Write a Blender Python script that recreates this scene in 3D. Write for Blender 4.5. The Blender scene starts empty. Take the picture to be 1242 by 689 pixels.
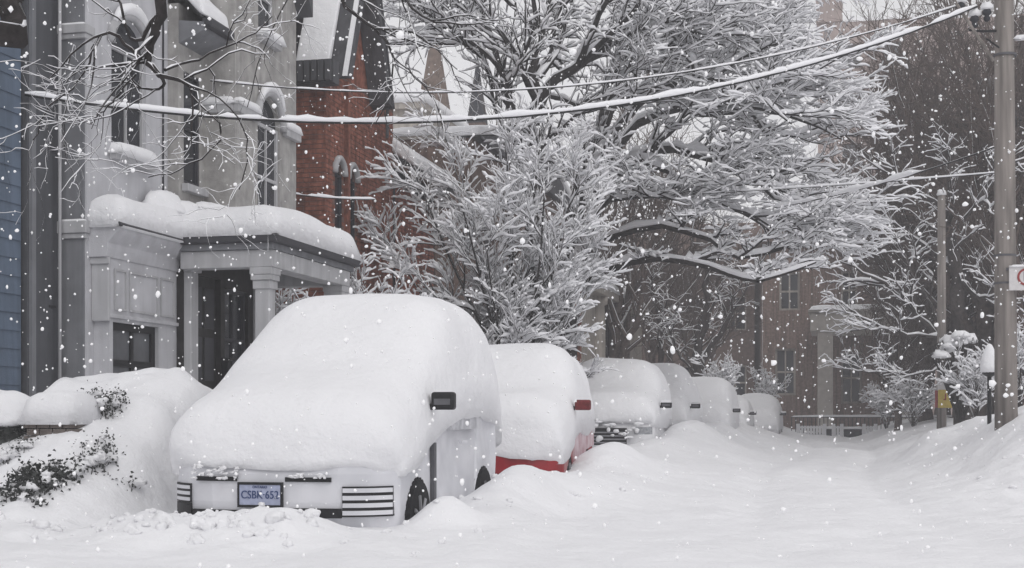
import bpy, math, random
import numpy as np
from mathutils import Vector, noise

S = bpy.context.scene
COL = S.collection
# ------------------------------------------------------------------ camera
YAW = math.radians(13.13)
FPX = 1667.0
CAM = Vector((0, 0, 1.2))
cd = bpy.data.cameras.new('camera')
cd.sensor_width = 36.0
cd.lens = FPX / 1242 * 36
cd.shift_y = 155.5 / 1242
cd.clip_start = 0.1
cd.clip_end = 2000
cam = bpy.data.objects.new('camera', cd)
cam.location = CAM
cam.rotation_euler = (math.radians(90), 0, YAW)
COL.objects.link(cam)
S.camera = cam
# ------------------------------------------------------------------ sky + sun
SUN_EL, SUN_AZ = 46, 152
w = bpy.data.worlds.new('World')
S.world = w
w.use_nodes = True
nt = w.node_tree
nt.nodes.clear()
sky = nt.nodes.new('ShaderNodeTexSky')
sky.sky_type = 'NISHITA'
sky.sun_disc = False
sky.sun_elevation = math.radians(SUN_EL)
sky.sun_rotation = math.radians(SUN_AZ)
sky.air_density = 1.0
sky.dust_density = 4.0
hs = nt.nodes.new('ShaderNodeHueSaturation')
hs.inputs['Saturation'].default_value = 0.10
bg = nt.nodes.new('ShaderNodeBackground')
bg.inputs['Strength'].default_value = 0.13
wo = nt.nodes.new('ShaderNodeOutputWorld')
nt.links.new(sky.outputs[0], hs.inputs['Color'])
mx = nt.nodes.new('ShaderNodeMix')      # overcast: the clear sky mostly replaced by an even cloud layer
mx.data_type = 'RGBA'
mx.inputs['Factor'].default_value = 0.78
mx.inputs['B'].default_value = (6.15, 6.1, 6.22, 1)
nt.links.new(hs.outputs[0], mx.inputs['A'])
nt.links.new(mx.outputs['Result'], bg.inputs['Color'])
nt.links.new(bg.outputs[0], wo.inputs['Surface'])
sl = bpy.data.lights.new('sun', 'SUN')
sl.energy = 0.5
sl.angle = math.radians(40)
sl.color = (1, 0.985, 0.96)
so = bpy.data.objects.new('sun', sl)
# direction towards the sun: azimuth measured like the sky texture (0 = +Y, clockwise seen from above)
az, el = math.radians(SUN_AZ), math.radians(SUN_EL)
sd = Vector((math.sin(az) * math.cos(el), math.cos(az) * math.cos(el), math.sin(el)))
so.rotation_euler = sd.to_track_quat('Z', 'Y').to_euler()
so.location = (0, 0, 30)
COL.objects.link(so)
S.view_settings.view_transform = 'Standard'
S.view_settings.look = 'None'
S.view_settings.gamma = 1.0
S.view_settings.exposure = 0.08
S.render.engine = 'CYCLES'
S.cycles.volume_bounces = 1
S.cycles.max_bounces = 6
S.cycles.diffuse_bounces = 3
S.cycles.use_denoising = True

R = random.Random(7)
FWD = Vector((-math.sin(YAW), math.cos(YAW), 0))
RGT = Vector((math.cos(YAW), math.sin(YAW), 0))


def ray(px, py):
    return FWD + RGT * ((px - 621) / FPX) + Vector((0, 0, (500 - py) / FPX))


def at(px, py, Y):
    r = ray(px, py)
    return CAM + r * (Y / r.y)


def atx(px, py, X):
    r = ray(px, py)
    return CAM + r * (X / r.x)


# ------------------------------------------------------------------ materials
def streaks(m, amt=.35):
    """vertical rain streaks and blotches worn into a wall colour"""
    t = m.node_tree
    b = t.nodes['Principled BSDF']
    src = b.inputs['Base Color'].links[0].from_socket
    tc = t.nodes.new('ShaderNodeTexCoord')
    mp = t.nodes.new('ShaderNodeMapping')
    mp.inputs['Scale'].default_value = (5, 5, .35)
    n = t.nodes.new('ShaderNodeTexNoise')
    n.inputs['Scale'].default_value = 1.6
    n.inputs['Detail'].default_value = 7
    r = t.nodes.new('ShaderNodeValToRGB')
    r.color_ramp.elements[0].position = .38
    r.color_ramp.elements[0].color = (1 - amt,) * 3 + (1,)
    r.color_ramp.elements[1].position = .58
    r.color_ramp.elements[1].color = (1, 1, 1, 1)
    x = t.nodes.new('ShaderNodeMix')
    x.data_type = 'RGBA'
    x.blend_type = 'MULTIPLY'
    x.inputs['Factor'].default_value = 1
    t.links.new(tc.outputs['Object'], mp.inputs['Vector'])
    t.links.new(mp.outputs[0], n.inputs['Vector'])
    t.links.new(n.outputs[0], r.inputs[0])
    t.links.new(src, x.inputs['A'])
    t.links.new(r.outputs[0], x.inputs['B'])
    t.links.new(x.outputs['Result'], b.inputs['Base Color'])


def mat(name, col, rough=0.8, var=0.12, scale=6.0, bump=0.15, bscale=40.0, metal=0.0, spec=0.3, emis=None, col2=None, stretch=(1, 1, 1)):
    m = bpy.data.materials.new(name)
    m.use_nodes = True
    t = m.node_tree
    b = t.nodes['Principled BSDF']
    b.inputs['Roughness'].default_value = rough
    b.inputs['Metallic'].default_value = metal
    b.inputs['Specular IOR Level'].default_value = spec
    tc = t.nodes.new('ShaderNodeTexCoord')
    mp = t.nodes.new('ShaderNodeMapping')
    mp.inputs['Scale'].default_value = stretch
    t.links.new(tc.outputs['Object'], mp.inputs['Vector'])
    if var > 0 or col2:
        n = t.nodes.new('ShaderNodeTexNoise')
        n.inputs['Scale'].default_value = scale
        n.inputs['Detail'].default_value = 5
        r = t.nodes.new('ShaderNodeValToRGB')
        c2 = col2 or tuple(c * (1 + var) for c in col)
        c1 = col if col2 else tuple(c * (1 - var) for c in col)
        r.color_ramp.elements[0].position = 0.35
        r.color_ramp.elements[1].position = 0.65
        r.color_ramp.elements[0].color = (*c1, 1)
        r.color_ramp.elements[1].color = (*c2, 1)
        t.links.new(mp.outputs[0], n.inputs['Vector'])
        t.links.new(n.outputs[0], r.inputs[0])
        t.links.new(r.outputs[0], b.inputs['Base Color'])
    else:
        b.inputs['Base Color'].default_value = (*col, 1)
    if bump > 0:
        n2 = t.nodes.new('ShaderNodeTexNoise')
        n2.inputs['Scale'].default_value = bscale
        n2.inputs['Detail'].default_value = 4
        bp = t.nodes.new('ShaderNodeBump')
        bp.inputs['Strength'].default_value = bump
        bp.inputs['Distance'].default_value = 0.02
        t.links.new(mp.outputs[0], n2.inputs['Vector'])
        t.links.new(n2.outputs[0], bp.inputs['Height'])
        t.links.new(bp.outputs[0], b.inputs['Normal'])
    return m


M = {}
M['snow'] = mat('snow', (0.825, 0.825, 0.845), 0.9, 0.02, 1.5, 0.8, 5, spec=0.15)
for _n in M['snow'].node_tree.nodes:
    if _n.type == 'BUMP':
        _n.inputs['Distance'].default_value = .045
    if _n.type == 'TEX_NOISE' and _n.inputs['Scale'].default_value == 5:
        _n.inputs['Detail'].default_value = 9
        _n.inputs['Roughness'].default_value = .6
M['snowt'] = mat('tree_snow', (0.87, 0.87, 0.895), 0.9, 0, 1, 0, 9, spec=0.1)
M['bark'] = mat('bark', (0.030, 0.026, 0.026), 0.95, 0.4, 12, 0.5, 30)
M['barkg'] = mat('grey_bark', (0.055, 0.047, 0.045), 0.95, 0.3, 12, 0)
M['barkb'] = mat('brown_twigs', (0.105, 0.080, 0.070), 0.95, 0.3, 12, 0)
M['pier'] = mat('dark_grey_stucco', (0.185, 0.19, 0.205), 0.85, 0.10, 3, 0.2, 60)
M['pierd'] = mat('charcoal_wall', (0.085, 0.088, 0.098), 0.85, 0.08, 3, 0.2, 60)
M['wall'] = mat('light_grey_stucco', (0.50, 0.50, 0.525), 0.85, 0.10, 2, 0.2, 60)
M['stone'] = mat('greige_stone', (0.36, 0.35, 0.34), 0.9, 0.16, 5, 0.4, 25)
M['trim'] = mat('grey_trim', (0.44, 0.44, 0.455), 0.7, 0.05, 4, 0.05)
M['trimd'] = mat('dark_gutter', (0.045, 0.045, 0.052), 0.5, 0.1, 4, 0.05)
M['pipe'] = mat('dark_pipe', (0.03, 0.03, 0.036), 0.5, 0.1, 4, 0.05)
M['blue'] = mat('blue_siding', (0.105, 0.14, 0.195), 0.7, 0.08, 3, 0.1)
M['glass'] = mat('window_glass', (0.025, 0.027, 0.033), 0.12, 0, 1, 0, spec=0.5)
M['glassg'] = mat('grey_window_glass', (0.10, 0.105, 0.115), 0.2, 0.2, 3, 0, spec=0.5)
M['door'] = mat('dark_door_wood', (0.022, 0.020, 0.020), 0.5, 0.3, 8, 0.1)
M['brick'] = mat('red_brick', (0.25, 0.095, 0.065), 0.9, 0.35, 9, 0.3, 60)
M['mortar'] = mat('mortar', (0.17, 0.11, 0.095), 0.95, 0.1, 20, 0.2)
M['brown'] = mat('brown_brick', (0.22, 0.155, 0.13), 0.9, 0.25, 10, 0.3, 40)
M['brownd'] = mat('dark_brown_wall', (0.14, 0.10, 0.085), 0.9, 0.2, 8, 0.2)
M['pale'] = mat('pale_portico_stone', (0.42, 0.39, 0.36), 0.85, 0.1, 4, 0.2)
M['slate'] = mat('slate_board', (0.075, 0.075, 0.082), 0.8, 0.2, 8, 0.3, stretch=(1, 1, 0.2))
M['navy'] = mat('dark_navy_wall', (0.035, 0.037, 0.045), 0.8, 0.2, 8, 0.2)
M['beige'] = mat('beige_render', (0.40, 0.365, 0.33), 0.85, 0.1, 4, 0.2)
M['tower'] = mat('pinkish_block_wall', (0.36, 0.29, 0.27), 0.9, 0.15, 0.6, 0.2, 3)
M['turret'] = mat('turret_stone', (0.17, 0.13, 0.11), 0.9, 0.2, 8, 0.3)
M['post'] = mat('weathered_wood_pole', (0.25, 0.225, 0.21), 0.85, 0.22, 10, 0.4, 50, stretch=(1, 1, 0.08))
M['white'] = mat('white_paint', (0.72, 0.72, 0.74), 0.6, 0.04, 6, 0.05)
M['silver'] = mat('silver_car_paint', (0.56, 0.565, 0.60), 0.5, 0, 2.2, 0.12, 14, spec=0.4, col2=(0.72, 0.72, 0.755))
M['redcar'] = mat('red_car_paint', (0.27, 0.010, 0.016), 0.3, 0.15, 6, 0.02, spec=0.5)
M['redmir'] = mat('dark_red_mirror', (0.14, 0.018, 0.02), 0.5, 0.3, 20, 0)
M['redfrost'] = mat('frosted_red_paint', (0.66, 0.56, 0.59), 0.8, 0, 5, 0.3, col2=(0.50, 0.32, 0.35))
M['greycar'] = mat('grey_car_paint', (0.30, 0.31, 0.33), 0.4, 0.1, 6, 0.02, spec=0.5)
M['whitecar'] = mat('white_car_paint', (0.66, 0.66, 0.68), 0.4, 0.05, 6, 0.02, spec=0.5)
M['black'] = mat('black_plastic', (0.012, 0.012, 0.014), 0.5, 0, 1, 0)
M['rubber'] = mat('tyre_rubber', (0.016, 0.016, 0.018), 0.9, 0.3, 30, 0.3)
M['dgrey'] = mat('dark_grey_plastic', (0.10, 0.10, 0.11), 0.6, 0.1, 8, 0)
M['rim'] = mat('wheel_rim_alloy', (0.3, 0.3, 0.32), 0.4, 0.1, 8, 0, metal=0.6)
M['frost'] = mat('frosted_glass', (0.36, 0.365, 0.39), 0.5, 0, 9, 0.4, 20, col2=(0.60, 0.60, 0.63))
M['lens'] = mat('headlight_lens', (0.30, 0.31, 0.33), 0.15, 0.2, 20, 0, spec=0.6)
M['plate'] = mat('plate_face', (0.36, 0.39, 0.52), 0.6, 0.1, 20, 0)
M['plateb'] = mat('plate_blue', (0.045, 0.07, 0.17), 0.6, 0, 1, 0)
M['yellow'] = mat('yellow_sign', (0.55, 0.42, 0.10), 0.6, 0.1, 20, 0)
M['signred'] = mat('sign_red', (0.28, 0.05, 0.05), 0.6, 0.1, 20, 0)
M['signwhite'] = mat('sign_white', (0.62, 0.60, 0.60), 0.5, 0.05, 20, 0)
M['leaf'] = mat('evergreen_leaf', (0.045, 0.048, 0.046), 0.6, 0.4, 30, 0)
M['cable'] = mat('black_cable', (0.02, 0.02, 0.022), 0.6, 0, 1, 0)
M['flake'] = mat('snowflake', (0.95, 0.95, 0.96), 0.9, 0, 1, 0, spec=0.1)
M['concrete'] = mat('brown_concrete', (0.14, 0.12, 0.11), 0.9, 0.2, 10, 0.3)


for k_, a_ in (('wall', .10), ('stone', .16), ('pier', .12), ('pierd', .15), ('brick', .35), ('brown', .35), ('beige', .25), ('post', .35), ('tower', .2), ('trim', .15), ('blue', .2)):
    streaks(M[k_], a_)


# ------------------------------------------------------------------ mesh builder
def worldloc(o):
    v = Vector((0, 0, 0))
    while o:
        v += o.location
        o = o.parent
    return v


class MB:
    def __init__(s):
        s.v = []
        s.f = []

    def add(s, vs, fs):
        b = len(s.v)
        s.v.extend([tuple(v) for v in vs])
        s.f.extend([tuple(i + b for i in f) for f in fs])

    def box(s, x0, x1, y0, y1, z0, z1):
        s.add([(x0, y0, z0), (x1, y0, z0), (x1, y1, z0), (x0, y1, z0), (x0, y0, z1), (x1, y0, z1), (x1, y1, z1), (x0, y1, z1)],
              [(0, 3, 2, 1), (4, 5, 6, 7), (0, 1, 5, 4), (1, 2, 6, 5), (2, 3, 7, 6), (3, 0, 4, 7)])
        return s

    def prism(s, poly, axis, a0, a1):
        """poly of (u,z) pairs; axis 'x': u is y, extruded in x; axis 'y': u is x, extruded in y; axis 'z': poly (x,y)"""
        n = len(poly)

        def p(u, v, a):
            return {'x': (a, u, v), 'y': (u, a, v), 'z': (u, v, a)}[axis]
        vs = [p(u, v, a0) for u, v in poly] + [p(u, v, a1) for u, v in poly]
        s.add(vs, [tuple(range(n)), tuple(range(2 * n - 1, n - 1, -1))] + [(i, i + n, (i + 1) % n + n, (i + 1) % n) for i in range(n)])
        return s

    def tube(s, pts, rad, n=8, cap=True, flat=1.0):
        pts = [Vector(p) for p in pts]
        if not isinstance(rad, (list, tuple)):
            rad = [rad] * len(pts)
        vs = []
        for i, p in enumerate(pts):
            t = (pts[min(i + 1, len(pts) - 1)] - pts[max(i - 1, 0)]).normalized()
            u = t.cross(Vector((0, 0, 1)))
            if u.length < 0.05:
                u = Vector((1, 0, 0))
            u.normalize()
            v = u.cross(t).normalized()
            for k in range(n):
                a = 2 * math.pi * k / n
                vs.append(p + u * math.cos(a) * rad[i] + v * math.sin(a) * rad[i] * flat)
        fs = []
        for i in range(len(pts) - 1):
            for k in range(n):
                fs.append((i * n + k, i * n + (k + 1) % n, (i + 1) * n + (k + 1) % n, (i + 1) * n + k))
        if cap:
            fs.append(tuple(range(n - 1, -1, -1)))
            fs.append(tuple(range((len(pts) - 1) * n, len(pts) * n)))
        s.add(vs, fs)
        return s

    def lathe(s, prof, c, n=16, axis='z'):
        vs = []
        for r, h in prof:
            for k in range(n):
                a = 2 * math.pi * k / n
                if axis == 'z':
                    vs.append((c[0] + r * math.cos(a), c[1] + r * math.sin(a), c[2] + h))
                elif axis == 'x':
                    vs.append((c[0] + h, c[1] + r * math.cos(a), c[2] + r * math.sin(a)))
                else:
                    vs.append((c[0] + r * math.cos(a), c[1] + h, c[2] + r * math.sin(a)))
        fs = []
        for i in range(len(prof) - 1):
            for k in range(n):
                fs.append((i * n + k, i * n + (k + 1) % n, (i + 1) * n + (k + 1) % n, (i + 1) * n + k))
        fs.append(tuple(range(n)))
        fs.append(tuple(range((len(prof) - 1) * n, len(prof) * n)))
        s.add(vs, fs)
        return s

    def build(s, name, m, parent=None, smooth=False, bevel=0, segs=2, recalc=True):
        off = worldloc(parent) if parent else Vector((0, 0, 0))
        me = bpy.data.meshes.new(name)
        me.from_pydata([(v[0] - off.x, v[1] - off.y, v[2] - off.z) for v in s.v], [], s.f)
        if recalc:
            import bmesh
            bm = bmesh.new()
            bm.from_mesh(me)
            bmesh.ops.recalc_face_normals(bm, faces=bm.faces)
            bm.to_mesh(me)
            bm.free()
        me.materials.append(m)
        if smooth:
            me.polygons.foreach_set('use_smooth', [True] * len(me.polygons))
        o = bpy.data.objects.new(name, me)
        COL.objects.link(o)
        o.parent = parent
        if bevel:
            b = o.modifiers.new('bevel', 'BEVEL')
            b.width = bevel
            b.segments = segs
            b.limit_method = 'ANGLE'
        return o


def B(*a):
    return MB().box(*a)


def tag(o, label=None, cat=None, group=None, kind=None):
    if label: o['label'] = label
    if cat: o['category'] = cat
    if group: o['group'] = group
    if kind: o['kind'] = kind
    return o


def empty(name, loc, label=None, cat=None, group=None):
    o = bpy.data.objects.new(name, None)
    o.location = loc
    o.empty_display_size = 0.2
    COL.objects.link(o)
    return tag(o, label, cat, group)


def copy_tree(o, parent=None):
    c = o.copy()
    COL.objects.link(c)
    c.parent = parent
    for ch in [k for k in bpy.data.objects if k.parent == o]:
        copy_tree(ch, c)
    return c


def sm(x):
    x = max(0.0, min(1.0, x))
    return x * x * (3 - 2 * x)


def gs(x, y, cx, cy, sx, sy):
    return math.exp(-((x - cx) / sx) ** 2 - ((y - cy) / sy) ** 2)


# ------------------------------------------------------------------ snow ground
def base_h(x, y):
    h = 0.24
    # street side ridge of shovelled snow along the parked cars
    rid = 0.06 if y < 13 else 0.06 + 0.18 * sm((y - 13) / 5) + 0.27 * sm((y - 21) / 8)
    if y > 13:
        rid *= 1 + .35 * noise.noise(Vector((x * .8, y * .45, 3.3)))
    h += rid * math.exp(-((x + 3.0) / 0.75) ** 2)
    # far road end and verge
    # plough pile before the van
    h += 0.165 * gs(x, y, -4.58, 9.35, .95, 0.50) + 0.07 * gs(x, y, -3.95, 9.3, .35, .4)
    h += 0.20 * gs(x, y, -3.03, 10.62, .24, .26) + .11 * gs(x, y, -2.65, 11.0, .5, .8)
    h += 0.14 * gs(x, y, -3.1, 11.9, .5, .8)
    h += 0.33 * gs(x, y, -2.98, 13.1, .36, .85)
    h += 0.20 * gs(x, y, -2.55, 14.3, .5, .9)
    h += 0.18 * gs(x, y, -4.0, 15.0, 1.2, .7)
    h += 0.24 * gs(x, y, -2.75, 17.8, .50, 1.3) + .10 * gs(x, y, -2.3, 15.6, .4, .8)
    h += 0.16 * gs(x, y, -3.4, 22.5, 1.6, 1.4)
    h += 0.25 * gs(x, y, -2.7, 27.6, .75, 2.0) + .10 * gs(x, y, -2.0, 24.5, .5, 1.5)
    h += 0.22 * gs(x, y, -2.5, 33.6, .7, 2.2)
    h += 0.12 * gs(x, y, -2.0, 40.0, .6, 3)
    h += 0.13 * math.exp(-((x + 2.1) / 1.1) ** 2) * sm((y - 14) / 7) * (1 + .6 * noise.noise(Vector((x * .7, y * .25, 21))))
    # between the wheels of the row
    # left bank, yards
    l = sm((-x - 5.45) / 1.1) * sm((y - 8.9 + 0.12 * (x + 6)) / 2.6)
    h += 0.66 * l
    h += 0.10 * sm((-x - 5.6) / 1.5) * sm((y - 13) / 2)
    g = sm((-x - 5.75) / 0.35) * sm((x + 7.75) / 0.35)
    h += g * 0.66 * math.exp(-((y - 12.75) / 0.85) ** 2)
    h += 0.32 * sm((-x - 5.6) / 0.4) * sm((x + 7.7) / .3) * math.exp(-((y - 11.6) / 0.9) ** 2)
    h += 0.12 * gs(x, y, -6.3, 10.4, .7, .5)
    # right bank
    r = sm((x - .75) / 2.1) * sm((y - 15.2) / 6.0)
    h += 0.80 * r + 0.16 * r * (1 - r) * 4 * noise.noise(Vector((x * .9, y * .3, 2)))
    h += 0.02 * sm((y - 18) / 30)
    h += 0.50 * sm((x - 2.2) / 1.6) * sm((y - 16.5) / 3) * (1 - 0.6 * sm((y - 23) / 5))
    h -= 0.30 * r * sm((y - 25) / 8)
    return h


def ground_h(x, y):
    h = base_h(x, y)
    if y < 70:
        am = 1.0
        lump = 0.45 + 0.9 * sm((x - .9) / .8) + 0.75 * min(1, gs(x, y, -4.6, 9.2, 1.8, .8) + gs(x, y, 0.3, 13, 2.4, 6) * .2 + sm((-x - 5.4) / .6) * .8)
        h += 0.060 * noise.noise(Vector((x * .55, y * .45, 1.7))) * (0.7 + lump)
        h += 0.050 * noise.noise(Vector((x * 1.9, y * 1.3, 4.1))) * (lump + .25)
        h += 0.05 * max(0, noise.noise(Vector((x * .9, y * .28, 14.1)))) 
        if y < 30:
            h += 0.034 * noise.noise(Vector((x * 5, y * 4.5, 9.3))) * lump
            h += 0.012 * noise.noise(Vector((x * 12, y * 11, 3.3))) * lump
        if y < 12:
            pz = min(1, gs(x, y, -4.5, 9.2, 1.3, .7) * 1.2)
            h += pz * .045 * max(0, noise.noise(Vector((x * 7, y * 7, 11))) + .1) + pz * .03 * abs(noise.noise(Vector((x * 16, y * 15, 5.5))))
        hg = sm((-x - 5.6) / .3) * sm((y - 10.5) / 1) * sm((15 - y) / 1)
        h += hg * .09 * noise.noise(Vector((x * 2.6, y * 2.6, 8.8)))
        # soft wheel tracks down the middle of the street
        c = -0.75 + 0.25 * math.sin(y * .22)
        fade = sm((y - 9) / 6)
        h -= 0.055 * fade * math.exp(-((x - c) / .22) ** 2) + 0.055 * fade * math.exp(-((x - c - 1.5) / .22) ** 2)
    return h


def hit(px, py, d0=6.0, d1=90.0):
    r = ray(px, py)
    d = d0
    while d < d1:
        p = CAM + r * d
        if p.z < ground_h(p.x, p.y):
            return p
        d += 0.04
    return CAM + r * d1


def axis_pts(lo, hi, spec):
    """spec: list of (start, step)"""
    out = [lo]
    x = lo
    while x < hi:
        st = [s for a, s in spec if x >= a][-1]
        x += st
        out.append(x)
    return out


ys = axis_pts(-60, 700, [(-60, 12), (-2, 1), (6, .06), (14, .09), (24, .2), (40, .6), (70, 8), (140, 60)])
xs = axis_pts(-400, 400, [(-400, 60), (-100, 15), (-30, 1.5), (-10, .12), (-8.4, .06), (-2, .09), (3.4, .12), (5, 1), (20, 20), (100, 60)])
nx, ny = len(xs), len(ys)
gv = [(x, y, ground_h(x, y) if y < 120 and abs(x) < 60 else 0.3) for y in ys for x in xs]
gf = [(j * nx + i, j * nx + i + 1, (j + 1) * nx + i + 1, (j + 1) * nx + i) for j in range(ny - 1) for i in range(nx - 1)]
g = MB()
g.v, g.f = gv, gf
tag(g.build('snow_ground', M['snow'], smooth=True, recalc=False), 'deep fresh snow covering the street, kerbs and front yards', kind='structure')


# ------------------------------------------------------------------ snow blobs
def snow_slab(mb, x0, x1, y0, y1, z, t, over=0.06, n=14, seed=0, slope=(0, 0), amp=0.25, p=7.0):
    """a pillow of snow on a rectangle, thick t, bulging over the edges"""
    cx, cy = (x0 + x1) / 2, (y0 + y1) / 2
    hx, hy = (x1 - x0) / 2 + over, (y1 - y0) / 2 + over
    nx_ = max(6, min(40, int(hx / .07)))
    ny_ = max(6, min(60, int(hy / .07)))
    b = len(mb.v)
    def warp(u):
        return math.copysign(abs(u) ** 0.6, u)
    for j in range(ny_ + 1):
        for i in range(nx_ + 1):
            u, v = warp(-1 + 2 * i / nx_), warp(-1 + 2 * j / ny_)
            f = max(0.0, (1 - abs(u) ** p)) ** (1 / 3.4) * max(0.0, (1 - abs(v) ** p)) ** (1 / 3.4)
            x, y = cx + u * hx, cy + v * hy
            tt = t * (1 + amp * noise.noise(Vector((x * 1.3 + seed, y * 1.3, 2.2))) + amp * .3 * noise.noise(Vector((x * 6 + seed, y * 6, 2.2))))
            zz = z + slope[0] * (x - cx) + slope[1] * (y - cy)
            mb.v.append((x, y, zz - 0.03 + f * tt))
    w_ = nx_ + 1
    for j in range(ny_):
        for i in range(nx_):
            mb.f.append((b + j * w_ + i, b + j * w_ + i + 1, b + (j + 1) * w_ + i + 1, b + (j + 1) * w_ + i))
    # underside
    q = [b, b + nx_, b + ny_ * w_ + nx_, b + ny_ * w_]
    mb.f.append(tuple([b + i for i in range(w_ - 1, -1, -1)] + [b + j * w_ for j in range(1, ny_ + 1)] + [b + ny_ * w_ + i for i in range(1, w_)] + [b + j * w_ + nx_ for j in range(ny_ - 1, 0, -1)]))
    return mb


def snow_blob(mb, c, rx, ry, rz, seed=0, n=10, amp=0.25, flatb=0.35):
    b = len(mb.v)
    m = n * 2
    for j in range(n + 1):
        ph = math.pi * j / n
        for i in range(m):
            th = 2 * math.pi * i / m
            d = Vector((math.sin(ph) * math.cos(th), math.sin(ph) * math.sin(th), math.cos(ph)))
            k = 1 + amp * noise.noise(d * 1.6 + Vector((seed * 3.1, 0, 0))) + amp * .4 * noise.noise(d * 4 + Vector((seed * 3.1, 5, 0)))
            z = d.z * rz * k
            if z < 0: z *= flatb
            mb.v.append((c[0] + d.x * rx * k, c[1] + d.y * ry * k, c[2] + z))
    for j in range(n):
        for i in range(m):
            mb.f.append((b + j * m + i, b + (j + 1) * m + i, b + (j + 1) * m + (i + 1) % m, b + j * m + (i + 1) % m))
    return mb


sl_b = MB()
rr = random.Random(77)
for i in range(230):
    if i < 150:
        x_, y_ = rr.gauss(-4.5, .75), rr.uniform(8.75, 9.75)
    elif i < 190:
        x_, y_ = rr.gauss(-2.9, .35), rr.uniform(10.0, 16.5)
    else:
        x_, y_ = rr.uniform(1.2, 3.0), rr.uniform(15.5, 24)
    k_ = rr.uniform(.010, .035) * (1 + (rr.random() < .12) * 1.0)
    snow_blob(sl_b, (x_, y_, ground_h(x_, y_) + k_ * .1), k_ * rr.uniform(.8, 1.4), k_, k_ * .8, seed=i, n=7, amp=.55, flatb=1)
tag(sl_b.build('snow_crumbs', M['snow'], smooth=True), 'small crumbs of shovelled snow scattered on the piles', kind='stuff')
sl_b = None


# ------------------------------------------------------------------ walls with openings
def wall_mb(mb, face, plane, thick, u0, u1, z0, z1, ops=()):
    """face 'x': wall plane x=plane looking to +X, u is y. face 'y': plane y=plane looking to -Y, u is x."""
    us = sorted(set([u0, u1] + [o[0] for o in ops] + [o[1] for o in ops]))
    for a, c in zip(us[:-1], us[1:]):
        mid = (a + c) / 2
        cuts = sorted([(o[2], o[3]) for o in ops if o[0] <= mid <= o[1]])
        z = z0
        for lo, hi in cuts + [(z1, z1)]:
            if lo > z + 1e-4:
                if face == 'x':
                    mb.box(plane - thick, plane, a, c, z, lo)
                else:
                    mb.box(a, c, plane, plane + thick, z, lo)
            z = max(z, hi)
    return mb


def fbox(mb, face, plane, d0, d1, u0, u1, z0, z1):
    """box from depth d0 to d1 in front (+) of the plane"""
    if face == 'x':
        mb.box(plane + d0, plane + d1, u0, u1, z0, z1)
    else:
        mb.box(u0, u1, plane - d1, plane - d0, z0, z1)
    return mb


def arch_pts(u0, u1, zs, n=10, k=1.0):
    c, r = (u0 + u1) / 2, (u1 - u0) / 2
    return [(c - r * math.cos(math.pi * i / n), zs + k * r * math.sin(math.pi * i / n)) for i in range(n + 1)]


def spandrel(mb, face, plane, thick, u0, u1, zs, k=1.0):
    """fills the corners between a rectangular opening and its arch; opening top = zs + k*r"""
    pts = arch_pts(u0, u1, zs, 10, k)
    zt = zs + k * (u1 - u0) / 2
    for a, c in zip(pts[:-1], pts[1:]):
        poly = [a, c, (c[0], zt), (a[0], zt)]
        if face == 'x':
            mb.prism(poly, 'x', plane - thick, plane)
        else:
            mb.prism(poly, 'y', plane, plane + thick)
    return mb


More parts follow.
